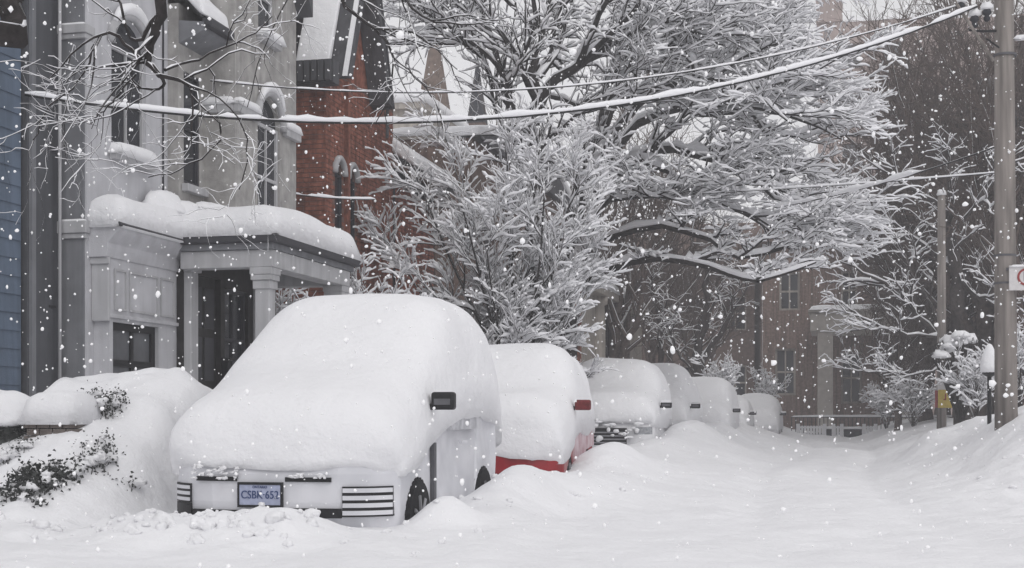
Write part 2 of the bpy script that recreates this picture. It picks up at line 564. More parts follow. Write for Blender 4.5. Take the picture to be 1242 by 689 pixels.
def window(parent, face, plane, u0, u1, z0, z1, nu=2, nz=2, frame='trim', glass='glass', rec=0.14, fr=0.05, arch=0, snow=0.0, sill=True, hood=False):
    wf = MB()
    zt = z1
    if arch:
        zt = z1 + arch * (u1 - u0) / 2
    fbox(wf, face, plane, -rec - .03, -rec + .03, u0, u0 + fr, z0, z1)
    fbox(wf, face, plane, -rec - .03, -rec + .03, u1 - fr, u1, z0, z1)
    fbox(wf, face, plane, -rec - .03, -rec + .03, u0 + fr, u1 - fr, z0, z0 + fr)
    fbox(wf, face, plane, -rec - .03, -rec + .03, u0 + fr, u1 - fr, z1 - fr, z1)
    o = wf.build('window', M[frame], parent)
    mu = MB()
    for i in range(1, nu):
        u = u0 + (u1 - u0) * i / nu
        fbox(mu, face, plane, -rec - .02, -rec + .022, u - fr * .35, u + fr * .35, z0 + fr, z1 - fr)
    if mu.v:
        mu.build('mullion', M[frame], o)
    mu = MB()
    for j in range(1, nz):
        z = z0 + (z1 - z0) * j / nz
        fbox(mu, face, plane, -rec - .025, -rec + .027, u0 + fr, u1 - fr, z - fr * .45, z + fr * .45)
    if mu.v:
        mu.build('glazing_bar', M[frame], o)
    for i in range(nu):
        for j in range(nz):
            a, c = u0 + (u1 - u0) * i / nu, u0 + (u1 - u0) * (i + 1) / nu
            e, f = z0 + (z1 - z0) * j / nz, z0 + (z1 - z0) * (j + 1) / nz
            fbox(MB(), face, plane, -rec - .012, -rec - .004, a + .004, c - .004, e + .004, f - .004).build('pane', M[glass], o)
    if arch:
        pts = arch_pts(u0, u1, z1, 10, arch)
        pg = MB()
        if face == 'x':
            pg.prism(pts, 'x', plane - rec - .012, plane - rec - .004)
        else:
            pg.prism(pts, 'y', plane + rec + .004, plane + rec + .012)
        pg.build('pane', M[glass], o)
        ar = MB()
        p3 = [Vector((plane + .03, u, z)) if face == 'x' else Vector((u, plane - .03, z)) for u, z in arch_pts(u0 - .06, u1 + .06, z1, 14, arch * 1.02)]
        ar.tube(p3, 0.06, 6)
        ar.build('arch_moulding', M['trim'], o, smooth=True)
        if hood:
            sn = MB()
            p3 = [p + Vector((.03 if face == 'x' else 0, 0, .08)) for p in p3[2:-2]]
            sn.tube(p3, [0.03 + 0.05 * math.sin(math.pi * i / (len(p3) - 1)) for i in range(len(p3))], 6)
            sn.build('snow_cap', M['snow'], o, smooth=True)
    if sill:
        fbox(MB(), face, plane, 0.0, 0.10, u0 - .06, u1 + .06, z0 - .12, z0 - .02).build('sill', M['trim'], o, bevel=.008)
        if snow:
            sb = MB()
            if face == 'x':
                snow_slab(sb, plane - rec + .03, plane + .12, u0 - .05, u1 + .05, z0 - .02, snow, .04, seed=u0)
            else:
                snow_slab(sb, u0 - .05, u1 + .05, plane - .12, plane + rec - .03, z0 - .02, snow, .04, seed=u0)
            sb.build('sill_snow', M['snow'], o, smooth=True)
    return o


# ================================================================== HOUSES (left side)
# --- blue house at the left edge
bh = empty('blue_house', (-9.2, 11, 0), 'blue painted house wall at the left edge of the photo', 'house')
mb = MB()
for i in range(44):
    z = 0.5 + i * 0.2
    mb.prism([(-8.80, z), (-8.775, z), (-8.79, z + .2), (-8.80, z + .2)], 'y', 12.6, 13.62)
mb.build('siding_board', M['blue'], bh)['kind'] = 'stuff'
mb = B(-13, -8.8, 12.6, 13.66, 0, 9.3).build('wall', M['blue'], bh)
# --- narrow dark strip and downpipe, grey house 1
h1 = empty('grey_house', (-8.8, 16, 0), 'grey painted villa with bay window and snow laden porch canopy', 'house')
B(-12, -8.74, 13.70, 14.32, 0, 9.6).build('side_pier', M['pierd'], h1, bevel=.01)
B(-8.739, -8.70, 13.72, 13.80, 0, 9.6).build('corner_strip', M['pier'], h1)
pr = MB().tube([(-8.80, 14.19, 0.4), (-8.80, 14.19, 9)], 0.055, 10).build('downpipe', M['pipe'], h1, smooth=True)
MB().tube([(-8.66, 14.22, 0.4), (-8.66, 14.22, 9)], 0.02, 8).build('thin_conduit', M['trim'], h1, smooth=True)
for z in (2.4, 4.2, 6.0):
    B(-8.87, -8.73, 14.12, 14.26, z, z + .03).build('pipe_bracket', M['pipe'], pr)
# camera-facing pier with band courses
B(-12, -8.42, 14.35, 14.9, 0, 9.6).build('corner_pier', M['pier'], h1, bevel=.015)
for z, hgt in ((3.27, .14), (5.58, .10)):
    o = B(-8.75, -8.37, 14.29, 14.5, z, z + hgt).build('band_course', M['trim'], h1, bevel=.008)
    B(-8.75, -8.39, 14.315, 14.5, z - .06, z - .002).build('band_moulding', M['trim'], o, bevel=.008)
    snow_slab(MB(), -8.74, -8.38, 14.30, 14.36, z + hgt, .05, .01).build('band_snow', M['snow'], o, smooth=True)
# block 1 street wall X=-8.4
ops = [(14.92, 15.77, 4.34, 5.98)]
mb = wall_mb(MB(), 'x', -8.4, .35, 14.36, 16.35, 0.2, 9.8, ops)
spandrel(mb, 'x', -8.4, .35, 14.92, 15.77, 5.62, .85)
mb.build('street_wall', M['wall'], h1)
window(h1, 'x', -8.4, 14.92, 15.77, 4.34, 5.62, 2, 2, 'trim', 'glass', arch=.85, snow=.17, hood=True, rec=.06, fr=.045)
MB().tube([(-8.385, 16.2, 3.6), (-8.385, 16.2, 9)], .012, 5).build('thin_cable', M['pipe'], h1)
# recess wall
ops = [(16.50, 16.98, 4.2, 5.66)]
wall_mb(MB(), 'x', -8.25, .4, 16.352, 17.1, 0.2, 6.5, ops).build('recess_wall', M['stone'], h1)
window(h1, 'x', -8.25, 16.50, 16.98, 4.2, 5.66, 1, 2, 'trimd', 'glass', rec=.05, fr=.04)
# eave over the recess: soffit, gutter, snow roof
MB().prism([(-8.26, 5.98), (-7.98, 6.10), (-7.90, 6.14), (-7.90, 6.24), (-8.26, 6.28)], 'y', 16.36, 17.09).build('soffit', M['pier'], h1)
B(-7.93, -7.80, 16.37, 17.09, 6.18, 6.30).build('gutter', M['trimd'], h1, bevel=.02)
MB().prism([(-7.93, 6.302), (-7.93, 6.34), (-9.8, 8.3), (-9.8, 8.26)], 'y', 16.36, 17.09).build('roof', M['slate'], h1)
MB().prism([(-7.86, 6.31), (-7.90, 6.50), (-8.1, 6.68), (-9.8, 8.55), (-9.8, 8.31), (-7.94, 6.345)], 'y', 16.3, 17.09).build('roof_snow', M['snow'], h1, bevel=.05, segs=3)
# block 2
ops = [(17.84, 18.62, 3.75, 5.66), (17.86, 18.42, 6.5, 7.6)]
mb = wall_mb(MB(), 'x', -7.8, .4, 17.1, 19.25, 3.44, 9.8, ops)
spandrel(mb, 'x', -7.8, .4, 17.84, 18.62, 5.27, 1.0)
mb.box(-11, -8.2, 17.1, 19.25, 3.44, 9.8)
mb.build('bay_block_wall', M['stone'], h1)
window(h1, 'x', -7.8, 17.84, 18.62, 3.75, 5.27, 2, 2, 'trim', 'glass', arch=1.0, hood=True, rec=.06, sill=False)
window(h1, 'x', -7.8, 17.86, 18.42, 6.5, 7.6, 1, 2, 'trim', 'glass', snow=.13, rec=.06)
for q in ((-7.80, -7.72, 17.04, 17.78), (-7.80, -7.72, 18.72, 19.27), (-8.24, -7.802, 17.04, 17.098)):
    o = B(*q, 5.22, 5.36).build('string_course', M['trim'], h1, bevel=.01)
    snow_slab(MB(), *q, 5.36, .11, .02).build('course_snow', M['snow'], o, smooth=True)
# bargeboard of block 2 at the top
MB().prism([(18.85, 7.75), (19.32, 7.10), (19.32, 7.35), (18.85, 8.05)], 'x', -7.80, -7.56).build('bargeboard', M['slate'], h1)
MB().prism([(18.85, 8.055), (19.33, 7.355), (19.35, 7.45), (18.85, 8.18)], 'x', -7.80, -7.55).build('verge_snow', M['snow'], h1, bevel=.03)
# bay box
bx, b0, b1 = -8.2, 14.52, 16.2
B(-8.41, bx, b0, b1, 0.2, 1.3).build('bay_base', M['wall'], h1)
MB().box(-8.41, bx, b0, b1, 2.26, 3.0).build('bay_panel_wall', M['wall'], h1)
B(-8.41, bx, b0, 14.60, 1.3, 2.26).build('bay_pier', M['wall'], h1)
B(-8.41, bx, 15.72, b1, 1.3, 2.26).build('bay_pier', M['wall'], h1)
for a, c in ((14.62, 14.90), (14.97, 15.68), (15.75, 16.12)):
    pm = MB()
    for q in ((a, c, 2.40, 2.425), (a, c, 2.86, 2.885)):
        pm.box(bx, bx + .02, q[0], q[1], q[2], q[3])
    pm.box(bx, bx + .02, a, a + .022, 2.425, 2.86)
    pm.box(bx, bx + .02, c - .022, c, 2.425, 2.86)
    pm.build('panel_moulding', M['trim'], h1)
mb = MB()
mb.prism([(-8.42, 3.0), (bx + .02, 3.0), (bx + .05, 3.1), (bx + .05, 3.16), (bx + .14, 3.26), (bx + .17, 3.30), (bx + .17, 3.36), (-8.42, 3.36)], 'y', b0 - .12, b1)
mb.box(-8.41, bx + .035, b0 - .02, b1, 2.30, 2.345)
mb.build('bay_cornice', M['wall'], h1, bevel=.008)
MB().tube([(bx + .19, b0 - .12, 3.37), (bx + .19, b1, 3.37)], .03, 8).build('bay_gutter', M['trimd'], h1)
mb = MB().box(-8.40, bx + .02, b0 - .06, b0 - .0, 2.26, 3.0)
mb.box(-8.42, bx + .05, b0 - .09, b0 - .06, 2.92, 3.0)
mb.build('bracket', M['trim'], h1, bevel=.01)
window(h1, 'x', bx, 14.60, 15.72, 1.3, 2.26, 2, 2, 'black', 'glassg', rec=.08, fr=.09, sill=False)
sb = MB()
snow_slab(sb, -8.42, bx + .16, b0 - .1, b1 + .3, 3.37, .42, .06, seed=3, amp=.3)
snow_blob(sb, (-8.25, 15.95, 3.75), .22, .45, .24, seed=4)
snow_blob(sb, (-8.2, 16.35, 3.72), .25, .4, .20, seed=7)
sb.build('bay_snow', M['snow'], h1, smooth=True)
# porch
dw = -8.1
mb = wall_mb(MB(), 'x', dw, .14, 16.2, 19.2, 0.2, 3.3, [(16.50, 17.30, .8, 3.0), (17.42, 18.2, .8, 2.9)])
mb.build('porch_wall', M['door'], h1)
d_ = B(dw - .13, dw - .08, 16.50, 17.30, .8, 3.0).build('door', M['door'], h1)
pm = MB()
for z0, z1 in ((.95, 1.5), (1.62, 2.2), (2.32, 2.86)):
    for y0, y1 in ((16.58, 16.86), (16.94, 17.22)):
        pm.box(dw - .08, dw - .065, y0, y1, z0, z1)
pm.build('door_panel', M['trimd'], d_, bevel=.005)
window(h1, 'x', dw, 17.42, 18.2, .8, 2.9, 2, 3, 'trimd', 'glass', rec=.08, sill=False)
mb = MB().box(dw - .02, dw + .1, 16.21, 16.42, .2, 3.0).box(dw - .02, dw + .14, 16.20, 16.44, 3.0, 3.1)
mb.build('pilaster', M['trim'], h1, bevel=.012)
mb = MB().box(dw, dw + .1, 18.35, 18.55, .2, 3.0)
mb.build('pilaster', M['trim'], h1, bevel=.012)
wr = MB().box(-8.1, -8.0, 17.31, 17.41, 1.6, 1.92).box(-8.1, -7.96, 17.28, 17.44, 1.9, 1.94)
wr.tube([(-8.02, 17.36, 1.92), (-7.9, 17.36, 2.05)], .012, 5)
wr.build('wall_lantern', M['black'], h1, bevel=.01)
for (cx, cy, cap_) in ((-6.98, 16.2, 1), (-6.98, 18.75, 1)):
    mb = MB().box(cx - .10, cx + .10, cy - .10, cy + .10, .3, 2.86)
    o = mb.build('porch_column', M['trim'], h1, bevel=.015)
    c2 = MB().box(cx - .14, cx + .14, cy - .14, cy + .14, 2.86, 2.93).box(cx - .12, cx + .12, cy - .12, cy + .12, 2.75, 2.858)
    c2.box(cx - .15, cx + .15, cy - .15, cy + .15, 2.93, 3.02)
    c2.build('capital', M['trim'], o, bevel=.008)
mb = MB()
mb.box(-8.08, -6.82, 16.06, 16.30, 3.02, 3.24)      # front beam
mb.box(-7.08, -6.82, 16.302, 18.9, 3.02, 3.24)     # side beam
mb.box(-8.08, -7.10, 18.66, 18.9, 3.02, 3.24)
mb.build('porch_beam', M['trim'], h1, bevel=.01)
B(-8.09, -6.80, 16.02, 19.0, 3.242, 3.32).build('porch_soffit', M['pier'], h1)
B(-8.09, -6.72, 15.96, 19.08, 3.322, 3.43).build('porch_gutter', M['trimd'], h1, bevel=.02)
sb = MB()
snow_slab(sb, -8.12, -6.76, 16.0, 19.1, 3.44, .47, .05, seed=9, amp=.13, p=6)
snow_blob(sb, (-8.0, 16.9, 3.85), .2, .5, .12, seed=9)
sb.build('porch_snow', M['snow'], h1, smooth=True)
B(-8.1, -6.85, 16.1, 19.0, .2, .95).build('porch_floor', M['concrete'], h1)
B(-14, -8.76, 14.9, 19.25, 0.2, 9.4).build('house_core', M['wall'], h1)


# --- brick house 2
def brick_wall(parent, face, plane, u0, u1, z0, z1, ops, mt, L=.215, H=.068, g=.011):
    """geometry bricks, joints recessed, joined as one part"""
    mb = MB()
    rr = random.Random(5)
    nz = int((z1 - z0) / (H + g))
    for j in range(nz):
        z = z0 + j * (H + g)
        u = u0 - (L / 2 if j % 2 else 0)
        while u < u1:
            a, c = max(u, u0), min(u + L, u1)
            u += L + g
            if c - a < .03: continue
            m_ = (a + c) / 2
            if any(o[0] - .06 < m_ < o[1] + .06 and o[2] - .05 < z + H / 2 < o[3] + .03 for o in ops): continue
            pr = rr.uniform(.006, .012)
            if face == 'x':
                P = [(plane, a, z), (plane, c, z), (plane, c, z + H), (plane, a, z + H)]
                Q = [(plane + pr, a + .002, z + .002), (plane + pr, c - .002, z + .002), (plane + pr, c - .002, z + H - .002), (plane + pr, a + .002, z + H - .002)]
            else:
                P = [(a, plane, z), (c, plane, z), (c, plane, z + H), (a, plane, z + H)]
                Q = [(a + .002, plane - pr, z + .002), (c - .002, plane - pr, z + .002), (c - .002, plane - pr, z + H - .002), (a + .002, plane - pr, z + H - .002)]
            mb.add(P + Q, [(4, 5, 6, 7), (0, 1, 5, 4), (1, 2, 6, 5), (2, 3, 7, 6), (3, 0, 4, 7)])
    o = mb.build('brickwork', mt, parent, recalc=False)
    o['kind'] = 'stuff'
    return o


h2 = empty('red_brick_house', (-8.6, 23, 0), 'narrow red brick house with steep dark gable behind the grey villa', 'house')
ops2 = [(21.95, 22.32, 3.2, 5.45), (22.60, 22.97, 3.2, 5.45)]
mb = wall_mb(MB(), 'x', -8.2, .35, 21.5, 25.1, 0.3, 7.0, ops2)
for a, c in ((21.95, 22.32), (22.60, 22.97)):
    spandrel(mb, 'x', -8.2, .35, a, c, 5.25, 1.08)
mb.box(-12, -8.56, 21.5, 25.1, .3, 7.0)
mb.build('wall', M['mortar'], h2)
brick_wall(h2, 'x', -8.2, 21.5, 25.1, 1.0, 6.95, ops2, M['brick'])
brick_wall(h2, 'y', 21.5, -9.6, -8.2, 1.0, 6.75, [], M['brick'])
for a, c in ((21.95, 22.32), (22.60, 22.97)):
    window(h2, 'x', -8.2, a, c, 3.2, 5.25, 1, 3, 'navy', 'glass', arch=1.08, rec=.04, fr=.035, snow=.08)
B(-8.22, -8.12, 22.40, 22.52, 2.0, 6.9).build('brick_pier', M['brick'], h2, bevel=.01)
# fluted fascia under the eave on the camera side
mb = MB()
for i in range(14):
    x = -9.62 + i * .12
    mb.box(x, x + .09, 21.12, 21.2, 6.62, 6.96)
mb.box(-9.7, -7.95, 21.2, 21.5, 6.60, 6.98)
mb.build('fluted_fascia', M['slate'], h2)
rp = MB().prism([(21.02, 6.97), (21.02, 7.03), (23.1, 9.9), (25.2, 7.03), (25.2, 6.97), (23.1, 9.84)], 'x', -13, -8.75)
rp.build('roof', M['slate'], h2)
MB().prism([(21.0, 7.035), (20.98, 7.2), (23.1, 10.1), (25.2, 7.2), (25.2, 7.04), (23.1, 9.91)], 'x', -13, -8.72).build('roof_snow', M['snow'], h2, bevel=.05)
# steep street gable with dark bargeboards
gc, gw, gz0, gz1 = 22.72, 1.15, 6.75, 9.6
MB().prism([(gc - 1.0, 6.96), (gc + 1.0, 6.96), (gc, 9.35)], 'x', -8.6, -8.19).build('gable_wall', M['brick'], h2)
for s in (-1, 1):
    MB().prism([(gc + s * gw, gz0), (gc + s * (gw - .17), gz0 + .02), (gc, gz1 - .42), (gc, gz1)], 'x', -8.18, -7.80).build('bargeboard', M['slate'], h2, bevel=.01)
    MB().prism([(gc + s * (gw + .03), gz0 - .02), (gc + s * (gw + .09), gz0 - .02), (gc, gz1 + .16), (gc, gz1 + .04)], 'x', -8.72, -7.78).build('gable_roof', M['slate'], h2)
    MB().prism([(gc + s * (gw + .092), gz0 + .0), (gc + s * (gw + .22), gz0 + .02), (gc, gz1 + .34), (gc, gz1 + .165)], 'x', -8.72, -8.12).build('gable_snow', M['snow'], h2, bevel=.03)
    MB().prism([(gc + s * (gw + .092), gz0 + .0), (gc + s * (gw + .13), gz0 + .0), (gc, gz1 + .21), (gc, gz1 + .165)], 'x', -7.88, -7.80).build('verge_snow', M['snow'], h2)
MB().tube([(-7.9, 23.87, 6.75), (-7.9, 23.87, 6.2)], .03, 6).build('gable_drop', M['slate'], h2)

# --- house 3: dark lean-to, brick return, brown chimney block
h3 = empty('dark_porch_house', (-8.6, 26, 0), 'low dark house with sloping snowy porch roof beyond the brick house', 'house')
B(-8.78, -8.2, 25.25, 27.9, .3, 5.9).build('wall', M['navy'], h3)
window(h3, 'y', 25.25, -8.70, -8.32, 3.4, 5.4, 1, 2, 'trimd', 'glassg', rec=-.03, sill=False)
brick_wall(h3, 'x', -8.2, 25.27, 27.85, 1.0, 5.6, [], M['brick'])
MB().prism([(-8.85, 6.45), (-7.75, 5.75), (-7.75, 5.90), (-8.85, 6.6)], 'y', 25.12, 27.95).build('porch_roof', M['slate'], h3)
MB().prism([(-8.87, 6.605), (-7.73, 5.87), (-7.70, 6.05), (-7.85, 6.22), (-8.87, 6.90)], 'y', 25.06, 27.98).build('roof_snow', M['snow'], h3, bevel=.06, segs=3)
ck = empty('brown_chimney_block', (-8.6, 29, 0), 'brown stone house block with snowy parapet left of the snow laden tree', 'house')
mb = wall_mb(MB(), 'y', 28.0, .3, -9.2, -8.2, .3, 7.0, [(-8.86, -8.54, 4.6, 5.9)])
mb.box(-9.2, -8.2, 28.3, 30.9, .3, 7.0)
mb.build('wall', M['brown'], ck)
window(ck, 'y', 28.0, -8.86, -8.54, 4.6, 5.9, 1, 2, 'trim', 'glass', rec=.1, snow=.08)
B(-9.25, -8.15, 27.95, 30.95, 7.0, 7.1).build('parapet', M['beige'], ck, bevel=.01)
snow_slab(MB(), -9.25, -8.15, 27.95, 30.95, 7.1, .25, .05, seed=2).build('parapet_snow', M['snow'], ck, smooth=True)

# --- dark house behind the shrub
h4 = empty('dark_terrace_house', (-8.6, 37, 0), 'dark brick terrace house half hidden behind the snow laden shrub tree', 'house')
ops4 = [(32.2, 33.2, 4.6, 6.4), (34.6, 35.6, 4.6, 6.4), (37.5, 38.5, 4.6, 6.4), (40.3, 41.3, 4.6, 6.4), (33, 34.2, 1.6, 3.2), (39.5, 41, 1.6, 3.2)]
mb = wall_mb(MB(), 'x', -8.2, .35, 31.0, 43.6, .3, 7.6, ops4)
mb.box(-13, -8.56, 31.0, 43.6, .3, 7.6)
mb.build('wall', M['brownd'], h4)
for q in ops4:
    window(h4, 'x', -8.2, q[0], q[1], q[2], q[3], 1, 2, 'trim', 'glass', snow=.1)
MB().prism([(30.9, 7.6), (37.3, 8.9), (43.7, 7.6)], 'x', -12.5, -8.0).build('roof', M['slate'], h4)
MB().prism([(30.8, 7.62), (37.3, 8.92), (43.8, 7.62), (43.8, 7.85), (37.3, 9.15), (30.8, 7.85)], 'x', -12.5, -7.95).build('roof_snow', M['snow'], h4, bevel=.06)
B(-8.2, -6.6, 30.4, 34, 2.55, 2.7).build('porch_roof', M['trimd'], h4)
snow_slab(MB(), -8.2, -6.6, 30.4, 34, 2.71, .28, .05).build('porch_snow', M['snow'], h4, smooth=True)
mb = MB()
for x in (-8.1, -7.4, -6.7):
    mb.box(x, x + .1, 30.45, 30.55, .6, 2.55)
mb.build('porch_post', M['trimd'], h4)
mb = MB().box(-8.1, -6.65, 30.47, 30.52, 1.75, 1.82).box(-8.1, -6.65, 30.47, 30.52, 1.2, 1.26)
for i in range(16):
    mb.box(-8.05 + i * .09, -8.02 + i * .09, 30.475, 30.515, 1.26, 1.75)
mb.build('railing', M['trimd'], h4)

# --- beige portico house
h5 = empty('beige_portico_house', (-8.6, 50, 0), 'beige rendered house front with tall half column beyond the parked cars', 'house')
mb = MB().box(-14, -8.0, 44.4, 58, .3, 5.4)
mb.build('wall', M['beige'], h5)
B(-9.0, -8.02, 44.1, 44.4, .3, 5.3).build('brick_corner', M['brick'], h5)
for y in (47.2, 52.0, 56.6):
    o = MB().lathe([(.34, .3), (.34, .6), (.27, .62), (.26, 4.4), (.24, 4.9), (.34, 4.95), (.36, 5.2)], (-7.95, y, 0), 20).build('column', M['beige'], h5, smooth=True)
for y in (49.2, 54.0):
    B(-8.01, -7.97, y, y + 1.1, 1.6, 4.6).build('dark_window', M['glass'], h5)
B(-8.35, -7.6, 44.0, 58.2, 5.2, 5.5).build('cornice', M['beige'], h5, bevel=.03)
snow_slab(MB(), -12, -7.6, 44.0, 58.2, 5.5, .45, .05, amp=.2).build('cornice_snow', M['snow'], h5, smooth=True)
MB().lathe([(.9, 5.6), (.85, 5.75), (.6, 6.0), (.2, 6.15), (.02, 6.18)], (-8.3, 54, 0), 16).build('dome_snow', M['snow'], h5, smooth=True)

# --- pale flat building, spires
b6 = empty('flat_roofed_building', (-14, 42, 0), 'pale flat roofed building with snow on its roof behind the gables', 'building')
mb = wall_mb(MB(), 'y', 40, .4, -17.5, -12.15, .3, 10.4, [(-13.5, -12.4, 9.4, 9.75)])
mb.box(-17.5, -12.15, 40.4, 46, .3, 10.4)
mb.build('wall', M['beige'], b6)
B(-13.5, -12.4, 40.2, 40.3, 9.4, 9.75).build('band_window', M['brownd'], b6)
B(-17.7, -12.0, 39.8, 46, 10.4, 10.62).build('cornice', M['beige'], b6)
snow_slab(MB(), -17.7, -12.0, 39.8, 46, 10.62, .6, .05, amp=.15).build('roof_snow', M['snow'], b6, smooth=True)


def spire(px, Y, hw, z0, zt, mt, label, snow):
    p = at(px, 200, Y)
    r = empty('church_turret', (p.x, p.y, 0), label, 'spire')
    B(p.x - hw * .92, p.x + hw * .92, Y - hw * .92, Y + hw * .92, .3, z0).build('turret_wall', M['turret'] if snow else M['brownd'], r)
    mb = MB()
    c = (p.x, Y)
    n = 8 if snow else 4
    rot = math.pi / n
    ring = [(c[0] + hw * 1.12 * math.cos(rot + 2 * math.pi * k / n), c[1] + hw * 1.12 * math.sin(rot + 2 * math.pi * k / n), z0) for k in range(n)]
    mb.add(ring + [(c[0], c[1], zt)], [tuple(range(n - 1, -1, -1))] + [(k, (k + 1) % n, n) for k in range(n)])
    mb.build('spire_roof', M[mt], r)
    if snow:
        MB().prism([(p.x - hw * .75, z0 - .6), (p.x + hw * .1, z0 - .6), (p.x - hw * .33, z0 + 1.8)], 'y', Y - hw * 1.25, Y - hw * .3).build('gablet', M['brownd'], r)
    MB().tube([(c[0], c[1], zt - .1), (c[0], c[1], zt + .5)], .03, 5).build('finial', M['trimd'], r)
    return r


spire(527, 45, .62, 10.6, 14.8, 'turret', 'brown stone church spire rising behind the flat roofed building', True)
spire(579, 50, .42, 12.0, 14.6, 'navy', 'thin dark pointed spire showing through the snowy branches', False)

# ================================================================== far end of the street
# big hazy apartment block
tb = empty('apartment_block', (9, 92, 0), 'tall hazy pinkish brick apartment block at the far end', 'building')
tx0, tx1 = at(992, 300, 88).x, at(1130, 300, 88).x
opsT = []
z = 4.0
while z < 24:
    x = tx0 + 1.5
    while x < tx1 - 1.5:
        opsT.append((x, x + 1.1, z, z + 1.5))
        x += 2.4
    z += 3.1
wall_mb(MB(), 'y', 88, .4, tx0, tx1, 0, 25.5, opsT).build('wall', M['tower'], tb)
for q in opsT:
    B(q[0], q[1], 88.2, 88.25, q[2], q[3]).build('window', M['glassg'], tb)
B(tx0, tx1 + 8, 88.41, 100, 0, 25.4).build('building_core', M['tower'], tb)
B(tx0 - .1, tx0 + 1.5, 87.8, 90, 25.5, 27.0).build('parapet_tower', M['tower'], tb)
snow_slab(MB(), tx0 - .1, tx0 + 1.5, 87.8, 90, 27.0, .3, .05).build('parapet_snow', M['snow'], tb)
snow_slab(MB(), tx0 + 1.6, tx1, 88, 100, 25.5, .4, .05).build('roof_snow', M['snow'], tb)

# house with portico at the T junction
ph = empty('portico_house', (1, 66, 0), 'brown brick house with pale portico beam closing the street', 'house')
x0, x1 = at(925, 300, 66).x, at(1125, 300, 66).x
opsP = [(at(a, 300, 66).x, at(b_, 300, 66).x, z0, z1) for a, b_, z0, z1 in ((940, 965, 2, 4.2), (1020, 1045, 1.6, 4), (1065, 1085, 1.6, 4), (945, 970, 6, 7.8), (1020, 1040, 6, 7.8), (1070, 1090, 6, 7.8))]
mb = wall_mb(MB(), 'y', 66, .4, x0, x1, 0, 9.2, opsP)
mb.box(x0, x1, 66.4, 74, 0, 9.2)
mb.build('wall', M['brown'], ph)
for q in opsP:
    window(ph, 'y', 66, *q, 2, 2, 'beige', 'glass', rec=.2, fr=.1, sill=False)
MB().prism([(x0 - .5, 9.2), (x1 + .5, 9.2), ((x0 + x1) / 2, 13)], 'y', 65.5, 74).build('roof', M['brownd'], ph)
bx0, bx1 = at(983, 400, 62).x, at(1108, 400, 62).x
B(bx0, bx1, 61.5, 65.9, 4.75, 5.55).build('portico_beam', M['pale'], ph, bevel=.03)
B(bx0 - .1, bx1 + .1, 61.4, 65.9, 5.56, 5.7).build('portico_cornice', M['pale'], ph, bevel=.03)
snow_slab(MB(), bx0, bx1, 61.4, 65.9, 5.7, .25, .05).build('portico_snow', M['snow'], ph)
for px in (1001, 1095):
    x = at(px, 450, 61.9).x
    B(x - .33, x + .33, 61.6, 62.2, 0, 4.75).build('portico_column', M['pale'], ph, bevel=.03)
# brown side houses filling the far side
sh = empty('brown_brick_house', (-3, 70, 0), 'dim brown brick house seen through bare trees left of the street end', 'house')
x0, x1 = at(760, 400, 68).x, at(915, 400, 68).x
opsS = [(x0 + .8 + i * 2.0, x0 + 1.9 + i * 2.0, zz, zz + 1.7) for i in range(3) for zz in (1.8, 5.2)]
mb = wall_mb(MB(), 'y', 68, .4, x0, x1, 0, 8.2, opsS)
mb.box(x0, x1, 68.4, 76, 0, 8.2)
mb.build('wall', M['brownd'], sh)
for q in opsS:
    window(sh, 'y', 68, *q, 2, 2, 'beige', 'glass', rec=.2, fr=.09, sill=False)
MB().prism([(67.4, 8.2), (72, 11), (76.6, 8.2)], 'x', x0 - .4, x1 + .4).build('roof', M['brownd'], sh)
rh = empty('right_side_house', (6, 48, 0), 'reddish brown house behind the utility pole at the right edge', 'house')
opsR = [(44 + i * 3, 45.2 + i * 3, zz, zz + 1.8) for i in range(5) for zz in (2.2, 5.4)]
mb = MB()
us = 42
for q in opsR:
    pass
mb.box(5.3, 12, 41.5, 60, 0, 9.5)
mb.build('wall', M['brown'], rh)
for q in opsR:
    B(5.24, 5.299, q[0], q[1], q[2], q[3]).build('window', M['glass'], rh)
for i in range(9):
    B(5.25, 5.297, 41.6, 59.9, 1.4 + i, 1.44 + i).build('band_course', M['beige'], rh)
MB().prism([(41.3, 9.5), (51, 13), (60.2, 9.5)], 'x', 5.0, 12).build('roof', M['slate'], rh)

# white picket fence with dark openings
fx0, fx1 = at(968, 520, 56).x, at(1062, 520, 56).x
fn = empty('white_fence', ((fx0 + fx1) / 2, 56, 0), 'low white picket fence across the end of the street', 'fence')
me = None
i = 0
x = fx0
dark = ((at(1000, 1, 56).x, at(1011, 1, 56).x), (at(1022, 1, 56).x, at(1047, 1, 56).x))
while x < fx1:
    if not any(a < x + .05 < b_ for a, b_ in dark):
        if me is None:
            ob = B(x, x + .09, 56, 56.03, -.0, .66).build('picket', M['white'], fn)
            me, bxp = ob, x
        else:
            c = me.copy()
            c.location.x = me.location.x + (x - bxp)
            COL.objects.link(c)
    x += .115
for z in (.12, .56):
    B(fx0, fx1, 56.035, 56.08, z, z + .07).build('rail', M['white'], fn)
for px in (968, 1000, 1011, 1021, 1048, 1062):
    xx = at(px, 1, 56).x
    B(xx - .07, xx + .07, 55.95, 56.03 + .06, 0, .74).build('fence_post', M['white'], fn)
for a, b_ in dark:
    B(a + .05, b_ - .05, 56.09, 56.14, 0, .55).build('dark_panel', M['navy'], fn)
    snow_slab(MB(), a, b_, 56.02, 56.2, .56, .1, .03).build('snow_cap', M['snow'], fn, smooth=True)
rw = empty('iron_railing', (fx0 + 4, 57.2, 0), 'dark railing with snow ledge behind the white picket fence', 'fence')
mb = MB().box(fx0 - .3, fx1 + 4, 57.1, 57.16, .98, 1.04).box(fx0 - .3, fx1 + 4, 57.1, 57.16, .3, .35)
mb.build('rail', M['trimd'], rw)
mb = MB()
x = fx0 - .3
